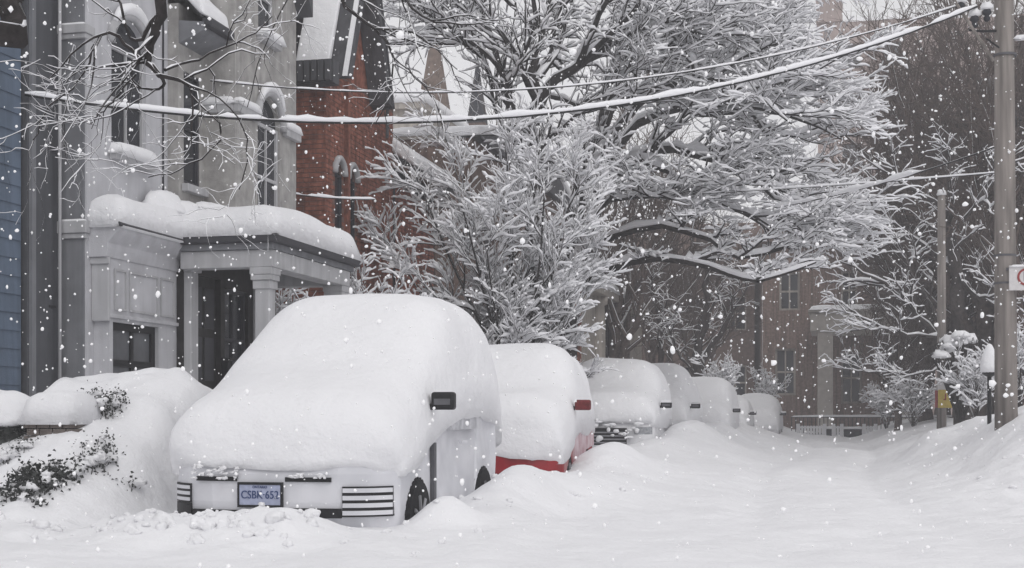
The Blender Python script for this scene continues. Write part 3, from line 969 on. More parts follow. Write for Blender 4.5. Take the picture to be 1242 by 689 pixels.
while x < fx1 + 4:
    mb.box(x, x + .03, 57.11, 57.14, 0, .98)
    x += .16
mb.build('baluster', M['trimd'], rw)['kind'] = 'stuff'
snow_slab(MB(), fx0 - .3, fx1 + 4, 57.08, 57.18, 1.04, .08, .01).build('snow_cap', M['snow'], rw)

# ================================================================== CARS
def body_mb(prof, W, L, belt, roof, front_round=.22, tumble=.17):
    """prof: closed side polygon (y,z)"""
    mb = MB()
    n = len(prof)
    sl_ = [-1, -.985, -.93, -.8, -.55, -.25, 0, .25, .55, .8, .93, .985, 1]
    for s in sl_:
        a = abs(s)
        for (y, z) in prof:
            yy = y + front_round * a ** 5 * max(0, 1 - y / 1.0)
            yy -= front_round * a ** 6 * max(0, 1 - (L - y) / .8)
            x = s * W / 2
            if z > belt:
                x *= 1 - tumble * (z - belt) / (roof - belt)
            else:
                x *= 1 - .05 * ((belt - z) / belt) ** 2
            zz = z - (.07 * a ** 5 if z > belt * .95 else 0)
            if a > .99:
                cy, cz = L / 2, (roof) / 2
                yy += (cy - yy) * .006
                zz += (cz - zz) * .012
            mb.v.append((x, yy, zz))
    for i in range(len(sl_) - 1):
        for k in range(n):
            mb.f.append((i * n + k, i * n + (k + 1) % n, (i + 1) * n + (k + 1) % n, (i + 1) * n + k))
    mb.f.append(tuple(range(n)))
    mb.f.append(tuple(range((len(sl_) - 1) * n, len(sl_) * n)))
    return mb


def side_profile(L, top, clear, yf, yr, r):
    """top: list of (y,z) front bumper to rear; adds underside with wheel arches, going back to the front"""
    out = list(top)
    for yc in (yr, yf):
        out.append((yc + r, clear))
        for i in range(1, 8):
            a = math.pi * i / 8
            out.append((yc + r * math.cos(a), clear + r * math.sin(a) * (1.12)))
        out.append((yc - r, clear))
    return out


def snow_shell(st, tum=.16, zb=1.1, nexp=3.4, m=30, seed=0, amp=.018, edge=1.0, nfront=3.2, fround=.22):
    """st: stations (y, H, zs, halfwidth)"""
    mb = MB()
    # refine stations
    rs = []
    for (a, b_) in zip(st[:-1], st[1:]):
        k = max(1, int(math.hypot(b_[0] - a[0], b_[1] - a[1]) / .07))
        for i in range(k):
            t = i / k
            rs.append([a[j] + (b_[j] - a[j]) * t for j in range(4)])
    rs.append(list(st[-1]))
    # smooth
    for _ in range(4):
        q = [r_[:] for r_ in rs]
        for i in range(1, len(rs) - 1):
            for j in range(4):
                q[i][j] = (rs[i - 1][j] + 2 * rs[i][j] + rs[i + 1][j]) / 4
        rs = q
    zmax = max(r_[1] for r_ in rs)
    nx0 = nexp
    for (y, H, zs, W) in rs:
        nexp = nfront + (nx0 - nfront) * sm((y - .2) / 1.3)
        for k in range(m + 1):
            ph = math.pi * k / m
            cx, sx = math.cos(ph), math.sin(ph)
            x = W * math.copysign(abs(cx) ** (2 / nexp), cx)
            z = zs + (H - zs) * abs(sx) ** (2 / nexp)
            if z > zb:
                x *= 1 - tum * (z - zb) / max(.1, zmax - zb)
            nz = noise.noise(Vector((x * 1.1 + seed, y * 1.1, z * 1.1))) * amp * 1.6 + noise.noise(Vector((x * 4 + seed, y * 4, z * 4))) * amp * .5
            low = 0.0
            if k in (0, m):
                low = edge * (.06 * noise.noise(Vector((y * 1.7, seed + x, 1))) + .02 * noise.noise(Vector((y * 5, seed + x, 1))))
            if y < .05 and z < zs + .12:
                low += .035 * noise.noise(Vector((x * 2.3, seed, 7))) + .02 * noise.noise(Vector((x * 8, seed, 7)))
            a_ = min(1, abs(x) / max(.3, W))
            yy = y + fround * (1 + 1.1 * sm(1 - (z - zs) / .35)) * a_ ** 5 * max(0, 1 - y / 1.0)
            mb.v.append((x * (1 + nz * .5), yy + nz, z + nz * .8 + low))
    w_ = m + 1
    for i in range(len(rs) - 1):
        for k in range(m):
            mb.f.append((i * w_ + k, i * w_ + k + 1, (i + 1) * w_ + k + 1, (i + 1) * w_ + k))
        mb.f.append((i * w_ + m, i * w_, (i + 1) * w_, (i + 1) * w_ + m))
    mb.f.append(tuple(range(w_)))
    mb.f.append(tuple(range((len(rs) - 1) * w_, len(rs) * w_)))
    return mb


def fstrip(W, x0, x1, z0, z1, y0=-.012, th=.02, fr=.22, n=8):
    if W == VW:
        fr = .30
    """strip following the rounded front of a body"""
    mb = MB()
    for i in range(n + 1):
        x = x0 + (x1 - x0) * i / n
        s = min(1, abs(x) / (W / 2))
        y = y0 + fr * s ** 5
        mb.v += [(x, y, z0), (x, y, z1), (x, y + th + .03, z1), (x, y + th + .03, z0)]
    for i in range(n):
        a, b_ = i * 4, (i + 1) * 4
        for k in range(4):
            mb.f.append((a + k, a + (k + 1) % 4, b_ + (k + 1) % 4, b_ + k))
    mb.f += [(0, 1, 2, 3), (n * 4 + 3, n * 4 + 2, n * 4 + 1, n * 4)]
    return mb


def wheel(root, x, y, r, w_=.2, side=1):
    o = MB().lathe([(r * .62, -w_ / 2), (r * .93, -w_ / 2), (r, -w_ / 2 + .03), (r, w_ / 2 - .03), (r * .93, w_ / 2), (r * .62, w_ / 2)], (x, y, r), 28, 'x').build('wheel', M['rubber'], root, smooth=False)
    xr = x + side * (w_ / 2 - .02)
    MB().lathe([(r * .62, 0), (r * .60, side * .012), (r * .2, side * .005), (.02, side * .02)], (xr, y, r), 20, 'x').build('rim', M['rim'], o)
    sp = MB()
    for k in range(7):
        a = 2 * math.pi * k / 7
        p0 = Vector((xr + side * .02, y + r * .12 * math.cos(a), r + r * .12 * math.sin(a)))
        p1 = Vector((xr + side * .02, y + r * .60 * math.cos(a), r + r * .60 * math.sin(a)))
        sp.tube([p0, p1], .02, 5)
    sp.build('spokes', M['rim'], o)
    tr = MB()
    for k in range(28):
        a = 2 * math.pi * k / 28
        cy, cz = y + r * math.cos(a), r + r * math.sin(a)
        d = Vector((0, math.cos(a), math.sin(a))) * .008
        t = Vector((0, -math.sin(a), math.cos(a))) * .022
        for (xa, xb) in ((x - w_ / 2 + .02, x - .01), (x + .01, x + w_ / 2 - .02)):
            c0 = Vector((0, cy, cz))
            vs = []
            for xx in (xa, xb):
                vs += [(xx, *(c0 - t - d)[1:]), (xx, *(c0 + t - d)[1:]), (xx, *(c0 + t + d)[1:]), (xx, *(c0 - t + d)[1:])]
            tr.add(vs, [(0, 1, 2, 3), (7, 6, 5, 4), (0, 4, 5, 1), (1, 5, 6, 2), (2, 6, 7, 3), (3, 7, 4, 0)])
    tr.build('tread', M['rubber'], o)['kind'] = 'stuff'


def mirror(root, x, y, z, mt, side=1, w_=.2, h=.15, snow=True):
    mb = MB().box(x, x + side * w_, y, y + .11, z - h / 2, z + h / 2) if side > 0 else MB().box(x - w_, x, y, y + .11, z - h / 2, z + h / 2)
    o = mb.build('side_mirror', mt, root, bevel=.025, segs=3)
    if mt == M['black']:
        MB().box(min(x + side * .03, x + side * (w_ - .03)), max(x + side * .03, x + side * (w_ - .03)), y - .008, y + .003, z - h * .22, z + h * .12).build('mirror_trim', M['dgrey'], o)
    MB().box(min(x - side * .07, x), max(x - side * .07, x), y + .03, y + .08, z - h / 2, z - h / 2 + .05).build('mirror_arm', M['black'], o)
    if snow:
        snow_slab(MB(), min(x, x + side * w_), max(x, x + side * w_), y, y + .11, z + h / 2, .045, .005).build('snow_cap', M['snow'], o, smooth=True)
    return o


def text_mesh(body, size, name, m, parent, loc, rot=(math.radians(90), 0, 0), sx=1.0, ext=.002):
    cu = bpy.data.curves.new(name, 'FONT')
    cu.body = body
    cu.size = size
    cu.extrude = ext
    cu.align_x = 'CENTER'
    cu.align_y = 'CENTER'
    t = bpy.data.objects.new('tmp', cu)
    COL.objects.link(t)
    bpy.context.view_layer.update()
    me = bpy.data.meshes.new_from_object(t.evaluated_get(bpy.context.evaluated_depsgraph_get()))
    bpy.data.objects.remove(t)
    me.materials.append(m)
    o = bpy.data.objects.new(name, me)
    COL.objects.link(o)
    o.parent = parent
    o.location = loc
    o.rotation_euler = rot
    o.scale = (sx, 1, 1)
    return o


# ---------------- the van
van = empty('parked_minivan', (0, 0, 0), 'nearest parked silver minivan buried under smooth thick snow, licence plate showing', 'minivan', 'snow covered cars parked in a row')
VW, VL = 1.90, 4.12
top = [(.10, .26), (.02, .40), (.0, .52), (0.0, .74), (.04, .90), (.14, 1.02), (.5, 1.12), (1.0, 1.22), (1.25, 1.30), (1.75, 1.66), (2.1, 1.93), (2.4, 2.0), (3.0, 2.02), (3.6, 1.96), (3.85, 1.84), (4.04, 1.3), (4.11, .8), (4.09, .45), (3.98, .28)]
pf = side_profile(VL, top, .26, .80, 3.22, .37)
body_mb(pf, VW, VL, 1.22, 2.02, front_round=.30).build('body', M['silver'], van, smooth=False, bevel=.012)
st = [(-.005, .80, .72, .90), (-.012, .94, .715, .945), (-.005, 1.10, .715, .975), (.05, 1.25, .735, 1.0), (.16, 1.35, .74, 1.005), (.38, 1.44, .77, 1.005), (.72, 1.53, .84, 1.0), (1.0, 1.63, .95, .995), (1.22, 1.76, 1.0, .99), (1.68, 2.02, 1.10, .985),
      (2.0, 2.25, 1.15, .985), (2.3, 2.335, 1.18, .985), (2.9, 2.36, 1.18, .975), (3.4, 2.34, 1.18, .97), (3.8, 2.24, 1.12, .97), (4.1, 1.95, 1.0, .95), (4.25, 1.4, .9, .92), (4.27, 1.0, .85, .85)]
snow_shell(st, .06, 1.3, 4.6, seed=1.3, amp=.026, edge=.35, nfront=3.5, m=44, fround=.13).build('snow_cover', M['snow'], van, smooth=True)
for s in (-1, 1):
    wheel(van, s * (VW / 2 - .085), .80, .34, .2, s)
    wheel(van, s * (VW / 2 - .085), 3.22, .34, .2, s)
    # wheel well liner
    MB().lathe([(.36, -.1), (.36, .1)], (s * (VW / 2 - .13), .80, .36), 20, 'x').build('wheel_well', M['black'], van)
    MB().lathe([(.36, -.1), (.36, .1)], (s * (VW / 2 - .13), 3.22, .36), 20, 'x').build('wheel_well', M['black'], van)
    # side window band, frosted
    MB().prism([(1.6, 1.06), (3.05, 1.06), (3.05, 1.26), (1.7, 1.26)], 'x', s * (VW / 2 - .04), s * (VW / 2 + .004)).build('side_window', M['frost'], van)
    MB().box(min(s * (VW / 2 - .02), s * (VW / 2 + .016)), max(s * (VW / 2 - .02), s * (VW / 2 + .016)), 1.24, 1.31, .36, .96).build('door_gap_trim', M['dgrey'], van)
    MB().box(min(s * (VW / 2 - .06), s * (VW / 2 + .006)), max(s * (VW / 2 - .06), s * (VW / 2 + .006)), 1.37, 2.82, .36, .42).build('sill_moulding', M['dgrey'], van, bevel=.01)
    MB().box(min(s * (VW / 2 - .10), s * (VW / 2 - .02)), max(s * (VW / 2 - .10), s * (VW / 2 - .02)), 1.25, 2.8, .22, .30).build('underside_sill', M['black'], van)
    MB().box(min(s * (VW / 2 - .02), s * (VW / 2 + .02)), max(s * (VW / 2 - .02), s * (VW / 2 + .02)), 2.25, 2.43, .93, .96).build('door_handle', M['silver'], van, bevel=.006)
mirror(van, .99, 1.02, 1.315, M['black'], 1, .20, .15, snow=False)
for x0, x1 in ((-.66, -.30), (.10, .47)):
    fstrip(VW, x0, x1, .680, .715, y0=-.014).build('upper_grille_slot', M['black'], van)
for k in range(3):
    fstrip(VW, -.93, -.73, .517 + k * .047, .544 + k * .047, y0=-.014).build('chrome_grille_slat', M['silver'], van)
fstrip(VW, -.935, -.72, .505, .655, y0=-.006).build('side_grille', M['black'], van)
for k in range(4):
    fstrip(VW, .56, .90, .424 + k * .058, .458 + k * .058, y0=-.014).build('chrome_grille_slat', M['silver'], van)
fstrip(VW, .555, .90, .41, .645, y0=-.006).build('side_grille', M['black'], van)
fstrip(VW, -.93, -.72, .36, .50, y0=-.006).build('fog_lamp_recess', M['black'], van)
fstrip(VW, .12, .545, .40, .475, y0=-.006).build('lower_intake', M['black'], van)
fstrip(VW, -.70, .11, .40, .455, y0=-.006).build('lower_intake', M['black'], van)
pl = B(-.275, .075, -.03, -.008, .49, .665).build('licence_plate', M['plate'], van, bevel=.004)
mb = MB().box(-.285, .085, -.036, -.005, .655, .675).box(-.285, .085, -.036, -.005, .478, .498).box(-.285, -.270, -.036, -.005, .498, .655).box(.070, .085, -.036, -.005, .498, .655)
mb.build('plate_frame', M['black'], pl)
text_mesh('CSBK\u00b7652', .088, 'plate_lettering', M['plateb'], pl, (-.10, -.0335, .575), sx=.86, ext=.003)
text_mesh('ONTARIO', .028, 'plate_lettering', M['plateb'], pl, (-.10, -.0335, .637), sx=.95, ext=.002)
# snow clods clinging to the grille slots
cl = MB()
rr = random.Random(3)
for i in range(26):
    snow_blob(cl, (rr.uniform(-.66, -.28), -.05 + rr.uniform(-.01, .02), rr.uniform(.70, .80)), rr.uniform(.010, .032), .014, rr.uniform(.006, .016), seed=i, n=6, amp=.9, flatb=1)
for i in range(14):
    snow_blob(cl, (rr.uniform(.12, .46), -.04, rr.uniform(.71, .75)), rr.uniform(.010, .035), .014, rr.uniform(.006, .014), seed=i, n=6, amp=.9, flatb=1)
cl.build('clinging_snow', M['snow'], van, smooth=True)['kind'] = 'stuff'
# frozen crumbs on the bonnet snow and thin ridge where the wiper arm pushes up
van.location = (-4.24, 10.0, -.02)
van.rotation_euler.z = math.radians(1.5)


def make_car(name, label, cat, loc, W, L, paint, hood, roofz, zs_front, zs_side, snow, sidepaint=None, mirror_mat=None, grille='slats', rot=0.0, ws=1.15, seed=0, mz=None, hatch=True, my=1.0):
    c = empty(name, (0, 0, 0), label, cat, 'snow covered cars parked in a row')
    belt = hood + .05
    rear = [(L - .35, roofz - .08), (L - .08, belt)] if hatch else [(L - 1.3, roofz - .06), (L - .75, belt + .1), (L - .1, belt)]
    top = [(.10, .24), (.02, .36), (0, .46), (.0, .62), (.05, hood - .2), (.16, hood - .08), (.6, hood), (ws, hood + .06), (ws + .75, roofz - .08), (ws + 1.1, roofz), (ws + 1.9, roofz + .01)] + rear + [(L, belt - .3), (L - .02, .5), (L - .1, .28)]
    pf = side_profile(L, top, .24, .82, L - .95, .36)
    body_mb(pf, W, L, belt, roofz).build('body', paint, c, bevel=.012)
    t = snow
    hw = W / 2 + .03
    rs_ = [(L - .45, roofz + t * .8, zs_side, hw), (L - .02, belt + t, zs_side, hw * .96), (L + .1, belt - .1, zs_side - .1, hw * .85)] if hatch else \
          [(L - 1.35, roofz + t * .8, zs_side, hw), (L - .7, belt + .1 + t, zs_side, hw), (L - .05, belt + t * .8, zs_side, hw * .95), (L + .08, belt - .1, zs_side - .1, hw * .8)]
    st = [(-.03, zs_front + .06, zs_front, hw * .88), (-.08, zs_front + .2, zs_front, hw * .95), (-.03, hood + t * .25, zs_front + .0, hw * .98), (.2, hood + t * .8, zs_front + .03, hw), (.8, hood + t, min(zs_side, zs_front + .14), hw),
          (ws, hood + t + .1, zs_side, hw), (ws + .6, roofz + t * .75, zs_side, hw), (ws + .95, roofz + t, zs_side, hw), (L - 1.5 if hatch else L - 1.7, roofz + t, zs_side, hw)] + rs_
    snow_shell(st, .05 + .02 * (seed % 3), belt + .1, 3.7 + .45 * ((seed * 7) % 4), seed=seed * 2.7, amp=.045, m=28, fround=.11, nfront=4.2).build('snow_cover', M['snow'], c, smooth=True)
    for s in (-1, 1):
        wheel(c, s * (W / 2 - .11), .82, .32, .19, s)
        wheel(c, s * (W / 2 - .11), L - .95, .32, .19, s)
        mirror(c, s * (W / 2 + .03), my, mz or hood + .2, mirror_mat or M['black'], s, .20, .13, snow=mirror_mat is None)
        if sidepaint:
            MB().prism([(1.22, .3), (L - 1.35, .3), (L - 1.35, .93), (1.2, .80)], 'x', s * (W / 2 - .03), s * (W / 2 + .008)).build('door', sidepaint, c)
            MB().prism([(L - 1.345, .62), (L - .15, .66), (L - .15, .93), (L - 1.345, .93)], 'x', s * (W / 2 - .03), s * (W / 2 + .007)).build('rear_quarter_panel', sidepaint, c)
        MB().box(min(s * (W / 2 - .05), s * (W / 2 - .0)), max(s * (W / 2 - .05), s * W / 2), 1.25, L - 1.4, .22, .30).build('sill', M['black'], c)
        fstrip(W, s * W / 2 * .95, s * W / 2 * .62, hood - .33, hood - .2, y0=.02).build('headlight', M['lens'], c)
    if grille == 'slats':
        fstrip(W, -.45, .45, .50, hood - .22, y0=-.004).build('grille', M['black'], c)
        for k in range(4):
            fstrip(W, -.44, .44, .53 + k * .06, .555 + k * .06, y0=-.016).build('grille_slat', M['rim'], c)
    fstrip(W, -.6, .6, .30, .40, y0=-.006).build('lower_intake', M['black'], c)
    c.location = loc
    c.rotation_euler.z = rot
    return c


car2 = make_car('parked_suv', 'second parked car, red with frosted door and red mirror, under rounded snow', 'suv', (-3.99, 15.75, .07), 1.84, 4.0, M['redcar'], 1.05, 1.68, .53, .84, .36, M['redfrost'], M['redmir'], grille='none', seed=2, mz=1.22, my=.95, rot=math.radians(4.5))
fstrip(1.84, -.84, .0, .555, .60, y0=-.02).build('bumper_trim', M['dgrey'], car2)
car2.children[-1].location = (0, 0, 0)
car3 = make_car('parked_car', 'third parked car in the row, grey with slatted grille poking out of snow', 'car', (-3.98, 24.0, .12), 1.86, 4.15, M['whitecar'], 1.02, 1.64, .84, .8, .50, seed=3, ws=1.1, rot=math.radians(2))
cl = MB()
rr = random.Random(8)
for i in range(30):
    snow_blob(cl, (rr.uniform(-.5, .7), -.05, rr.uniform(.55, .98)), rr.uniform(.03, .09), .05, rr.uniform(.02, .05), seed=i, n=5, flatb=1)
o = cl.build('clinging_snow', M['snow'], None, smooth=True)
o.parent = car3
o['kind'] = 'stuff'
car4 = make_car('parked_car', 'fourth parked car with one dark mirror, snow dome behind the grey car', 'car', (-4.0, 29.6, .10), 1.82, 4.3, M['whitecar'], 1.05, 1.72, .7, .72, .52, seed=4)
car5 = make_car('parked_car', 'fifth parked car, dark wheels and mirror showing under its snow', 'car', (-3.52, 36.0, .06), 1.8, 4.2, M['greycar'], 1.0, 1.62, .62, .66, .48, seed=5)
car6 = make_car('parked_car', 'sixth parked car mostly hidden behind the fifth, only mirror and side visible', 'car', (-3.45, 43.0, .0), 1.75, 4.0, M['greycar'], .98, 1.48, .6, .62, .30, seed=6)
car7 = make_car('parked_sedan', 'farthest parked car, low white sedan nearest the picket fence', 'car', (-2.75, 49.5, 0.0), 1.78, 4.4, M['whitecar'], .95, 1.44, .55, .60, .46, hatch=False, seed=7)

# ================================================================== TREES
class Grow:
    def __init__(s, seed):
        s.r = np.random.RandomState(seed)
        s.lines = []

    def branch(s, p, d, L, r0, level, P):
        r = s.r
        n = P['seg'][level]
        pts = [np.array(p, float)]
        d = np.array(d, float)
        d /= np.linalg.norm(d)
        dirs = [d.copy()]
        for i in range(n):
            d = d + r.normal(0, P['wob'][level], 3) + np.array([0, 0, P['trop'][level]])
            d /= np.linalg.norm(d)
            pts.append(pts[-1] + d * L / n)
            dirs.append(d.copy())
        end = P['end'][level]
        rad = [r0 * (1 - (1 - end) * i / n) for i in range(n + 1)]
        s.add(level, pts, rad, dirs, L, P)

    def add(s, level, pts, rad, dirs, L, P):
        s.lines.append((level, np.array(pts), np.array(rad)))
        if level + 1 >= len(P['seg']):
            return
        r = s.r
        m = P['n'][level]
        m = int(m * L) if P.get('perm') else m
        for k in range(max(m, 1)):
            t = P['t0'][level] + (1 - P['t0'][level]) * (k + r.rand()) / max(m, 1)
            f = t * (len(pts) - 1)
            i = min(int(f), len(pts) - 2)
            u = f - i
            p = pts[i] * (1 - u) + pts[i + 1] * u
            d = dirs[min(i + 1, len(dirs) - 1)]
            ax = r.normal(0, 1, 3)
            ax[2] *= P['flat'][level]
            ax -= d * ax.dot(d)
            ax /= (np.linalg.norm(ax) + 1e-9)
            a = math.radians(P['ang'][level] * r.uniform(.6, 1.3))
            nd = d * math.cos(a) + ax * math.sin(a)
            nd[2] += P['lift'][level]
            if 'up' in P and nd[2] < P['up']:
                nd[2] = P['up'] + abs(r.normal(0, .12))
            l = P['len'][level] * r.uniform(.6, 1.25) * (1.15 - .5 * t)
            rr_ = min(rad[i] * .75, P['rad'][level])
            s.branch(p, nd, l, rr_, level + 1, P)


def tubes_np(lines, n, mode, snow=(.02, .9), seed=1):
    """mode 'bark' or 'snow'; returns verts, faces"""
    V = []
    F = []
    b = 0
    rs = np.random.RandomState(seed)
    ang = np.arange(n) * 2 * math.pi / n + (math.pi / 4 if n == 4 and mode == 'snow' else 0)
    ca, sa = np.cos(ang), np.sin(ang)
    for lv, P, Rr in lines:
        k = len(P)
        T = np.gradient(P, axis=0)
        T /= (np.linalg.norm(T, axis=1, keepdims=True) + 1e-9)
        U = np.cross(T, np.array([0, 0, 1.0]))
        ln = np.linalg.norm(U, axis=1, keepdims=True)
        U = np.where(ln > .08, U / (ln + 1e-9), np.array([1.0, 0, 0]))
        if mode == 'bark':
            W_ = np.cross(U, T)
            ring = P[:, None, :] + Rr[:, None, None] * (ca[None, :, None] * U[:, None, :] + sa[None, :, None] * W_[:, None, :])
        else:
            hf = np.clip(ln[:, 0] * 1.25 - .22, 0, 1)
            if hf.max() < .15:
                continue
            s_ = (snow[0] + snow[1] * Rr) * hf * rs.uniform(.3, 1.65, k)
            s_[0] *= .5
            if k > 8:
                s_ *= np.linspace(1.1, .4, k)
            s_[-1] *= .75
            w_ = (Rr * .85 + s_ * .5)
            w_[hf < .05] = .001
            c = P + np.array([0, 0, 1.0]) * (Rr * .55 + s_ * .45)[:, None]
            ring = c[:, None, :] + ca[None, :, None] * U[:, None, :] * w_[:, None, None] + sa[None, :, None] * np.array([0, 0, 1.0])[None, None, :] * (s_ * .62)[:, None, None]
        V.append(ring.reshape(-1, 3))
        base = b + np.arange(k - 1)[:, None] * n
        q = np.arange(n)
        q2 = (q + 1) % n
        f = np.stack([base + q, base + q2, base + n + q2, base + n + q], -1).reshape(-1, 4)
        F.append(f)
        b += k * n
    if not V:
        return None
    return np.concatenate(V), np.concatenate(F)


def np_mesh(name, V, F, m, parent, smooth=True):
    off = worldloc(parent) if parent else Vector((0, 0, 0))
    V = V - np.array(off)
    me = bpy.data.meshes.new(name)
    me.vertices.add(len(V))
    me.vertices.foreach_set('co', V.astype(np.float32).ravel())
    me.loops.add(F.size)
    me.loops.foreach_set('vertex_index', F.astype(np.int32).ravel())
    me.polygons.add(len(F))
    me.polygons.foreach_set('loop_start', np.arange(0, F.size, F.shape[1], dtype=np.int32))
    me.polygons.foreach_set('use_smooth', np.full(len(F), smooth))
    me.update(calc_edges=True)
    me.materials.append(m)
    o = bpy.data.objects.new(name, me)
    COL.objects.link(o)
    o.parent = parent
    return o


def assemble(g, root, barkm, snowp=(.02, .9), twig_snow=True, big=None):
    """trunk and big limbs as separate parts, twigs joined as crown"""
    small = []
    for l in g.lines:
        lv = l[0]
        if lv == 0 or (lv == 1 and l[2][0] > .045):
            nm = 'trunk' if (lv == 0 and not any(c.name.startswith('trunk') for c in root.children)) else 'branch'
            V, F = tubes_np([l], 8, 'bark')
            o = np_mesh(nm, V, F, barkm, root)
            r_ = tubes_np([l], 6, 'snow', big if (big and lv == 0) else snowp)
            if r_ is not None:
                np_mesh('snow_load', *r_, M['snowt'], o)
        else:
            small.append(l)
    V, F = tubes_np(small, 3, 'bark')
    o = np_mesh('crown', V, F, barkm, root)
    if twig_snow:
        r_ = tubes_np(small, 4, 'snow', snowp)
        np_mesh('snow_load', *r_, M['snowt'], o)


def polyline(ctrl, rad0, rad1, n=12):
    """Catmull-Rom through control points"""
    c = [np.array(p, float) for p in ctrl]
    c = [2 * c[0] - c[1]] + c + [2 * c[-1] - c[-2]]
    pts = []
    m = len(c) - 3
    for i in range(m):
        for k in range(max(2, n // m)):
            t = k / max(2, n // m)
            a, b_, d, e = c[i:i + 4]
            pts.append(.5 * ((2 * b_) + (-a + d) * t + (2 * a - 5 * b_ + 4 * d - e) * t * t + (-a + 3 * b_ - 3 * d + e) * t ** 3))
    pts.append(c[-2])
    k = len(pts)
    rad = [rad0 + (rad1 - rad0) * i / (k - 1) for i in range(k)]
    dirs = [pts[min(i + 1, k - 1)] - pts[max(i - 1, 0)] for i in range(k)]
    dirs = [d / (np.linalg.norm(d) + 1e-9) for d in dirs]
    L = sum(np.linalg.norm(pts[i + 1] - pts[i]) for i in range(k - 1))
    return pts, rad, dirs, L


JIT = 1.0


def limb(g, ctrl, r0, r1, P, level=0, n=14):
    pts, rad, dirs, L = polyline(ctrl, r0, r1, n)
    # a little waviness so a limb is never a clean arc
    for i in range(1, len(pts) - 1):
        pts[i] = pts[i] + g.r.normal(0, (.018 + r0 * .12) * JIT, 3)
    g.add(level, pts, rad, dirs, L, P)


def A(px, py, Y):
    p = at(px, py, Y)
    return (p.x, p.y, p.z)


# --- shrub tree (multi stem) behind the red car
tb_ = at(622, 420, 23.5)
sroot = empty('snow_laden_shrub_tree', (tb_.x, 23.5, .6), 'spreading multi stemmed small tree plastered with snow behind the red car', 'tree')
g = Grow(11)
PS = dict(up=-.02, seg=[8, 8, 6, 5], n=[8, 8, 6, 0], wob=[.1, .10, .13, .16], trop=[0, .05, .02, 0], end=[.35, .35, .3, .3], t0=[.30, .15, .1, 0], flat=[.6, .6, .6, .6],
          ang=[36, 34, 36, 40], lift=[.06, .06, .06, 0], len=[1.3, .72, .40, .2], rad=[.030, .015, .009, .007])
base = (tb_.x, 23.5, .7)
for (px, py, Y, r0) in ((470, 290, 23.6, .05), (505, 215, 23.0, .06), (555, 165, 24.2, .065), (610, 150, 23.2, .07), (655, 155, 24.0, .065), (705, 190, 23.2, .06), (735, 235, 24.6, .05), (560, 250, 22.6, .05), (660, 240, 22.5, .05), (520, 340, 22.9, .045), (610, 210, 24.6, .05), (712, 312, 24.2, .04), (590, 300, 22.4, .04)):
    e = np.array(A(px, py, Y))
    b0_ = np.array(base) + g.r.normal(0, .12, 3) * np.array([1, 1, 0])
    mid = b0_ * .5 + e * .5 + np.array([0, 0, -.12 if py > 260 else .1])
    limb(g, [b0_, b0_ * .8 + mid * .2 + np.array([0, 0, .1]), mid, e], r0, .012, PS)
assemble(g, sroot, M['bark'], (.038, 1.6), big=(.04, 1.1))

# --- tree A: tall trunk, upward limbs
ta = at(645, 420, 27.5)
aroot = empty('tall_street_tree', (ta.x, 27.5, .5), 'tall dark trunked tree rising behind the shrub tree, limbs reaching beyond the frame', 'tree')
g = Grow(21)
PA = dict(up=-.1, seg=[12, 9, 8, 5], n=[7, 8, 6, 0], wob=[.06, .11, .14, .2], trop=[0, .04, .01, 0], end=[.4, .3, .3, .3], t0=[.28, .15, .1, 0], flat=[.7, .6, .5, .5],
          ang=[46, 40, 40, 40], lift=[.12, .05, .0, 0], len=[2.5, 1.3, .56, .3], rad=[.07, .028, .013, .008])
PT = dict(PA)
limb(g, [(ta.x, 27.5, .3), A(648, 300, 27.5), A(640, 230, 26.8), A(634, 175, 26.2)], .24, .19, dict(PA, n=[2, 7, 6, 0], t0=[.75, .1, .1, 0]))
for c, r0 in (([A(632, 180, 26.2), A(620, 130, 25.8), A(600, 60, 25.6), A(575, -10, 25.6)], .13),
              ([A(636, 178, 26.2), A(652, 120, 26.0), A(645, 50, 26.2), A(655, -60, 26.5)], .15),
              ([A(646, 150, 26.1), A(662, 110, 26.0), A(705, 75, 26.0), A(760, 42, 26.2), A(820, 20, 26.8)], .15),
              ([A(620, 130, 25.9), A(590, 80, 25.9), A(565, 40, 26.0), A(540, 0, 25.6)], .06),
              ([A(652, 90, 28), A(680, 40, 28.6), A(700, -30, 29)], .08),
              ([A(610, 80, 27), A(560, 50, 27), A(540, -20, 27.2)], .05),
              ([A(735, 48, 28), A(790, 60, 27.4), A(850, 50, 27)], .06),
              ([A(655, 110, 27.8), A(720, 130, 27.2), A(790, 120, 26.8)], .06)):
    limb(g, c, r0, .02, PA)
assemble(g, aroot, M['bark'], (.034, 1.4), big=(.08, .8))

# --- tree B: arching limbs over the parked cars
tbb = at(690, 420, 29.5)
broot = empty('arching_street_tree', (tbb.x, 29.5, .5), 'broad tree whose thick snow laden limbs arch right over the parked cars', 'tree')
g = Grow(33)
PB = dict(up=-.12, seg=[14, 10, 8, 5], n=[9, 8, 7, 0], wob=[.05, .10, .13, .18], trop=[0, -.01, -.02, -.02], end=[.35, .3, .3, .3], t0=[.22, .12, .1, 0], flat=[.5, .35, .35, .4],
          ang=[44, 38, 38, 40], lift=[.12, .02, .0, 0], len=[2.6, 1.35, .58, .32], rad=[.06, .026, .011, .008])
limb(g, [(tbb.x, 29.5, .3), A(690, 400, 29.5), A(692, 345, 29.5), A(700, 260, 29.5), A(715, 200, 29.6)], .22, .14, dict(PB, n=[2, 6, 6, 0], t0=[.7, .1, .1, 0]))
PBl = dict(PB, n=[7, 6, 5, 0], len=[1.0, .6, .3, .2], up=.12)
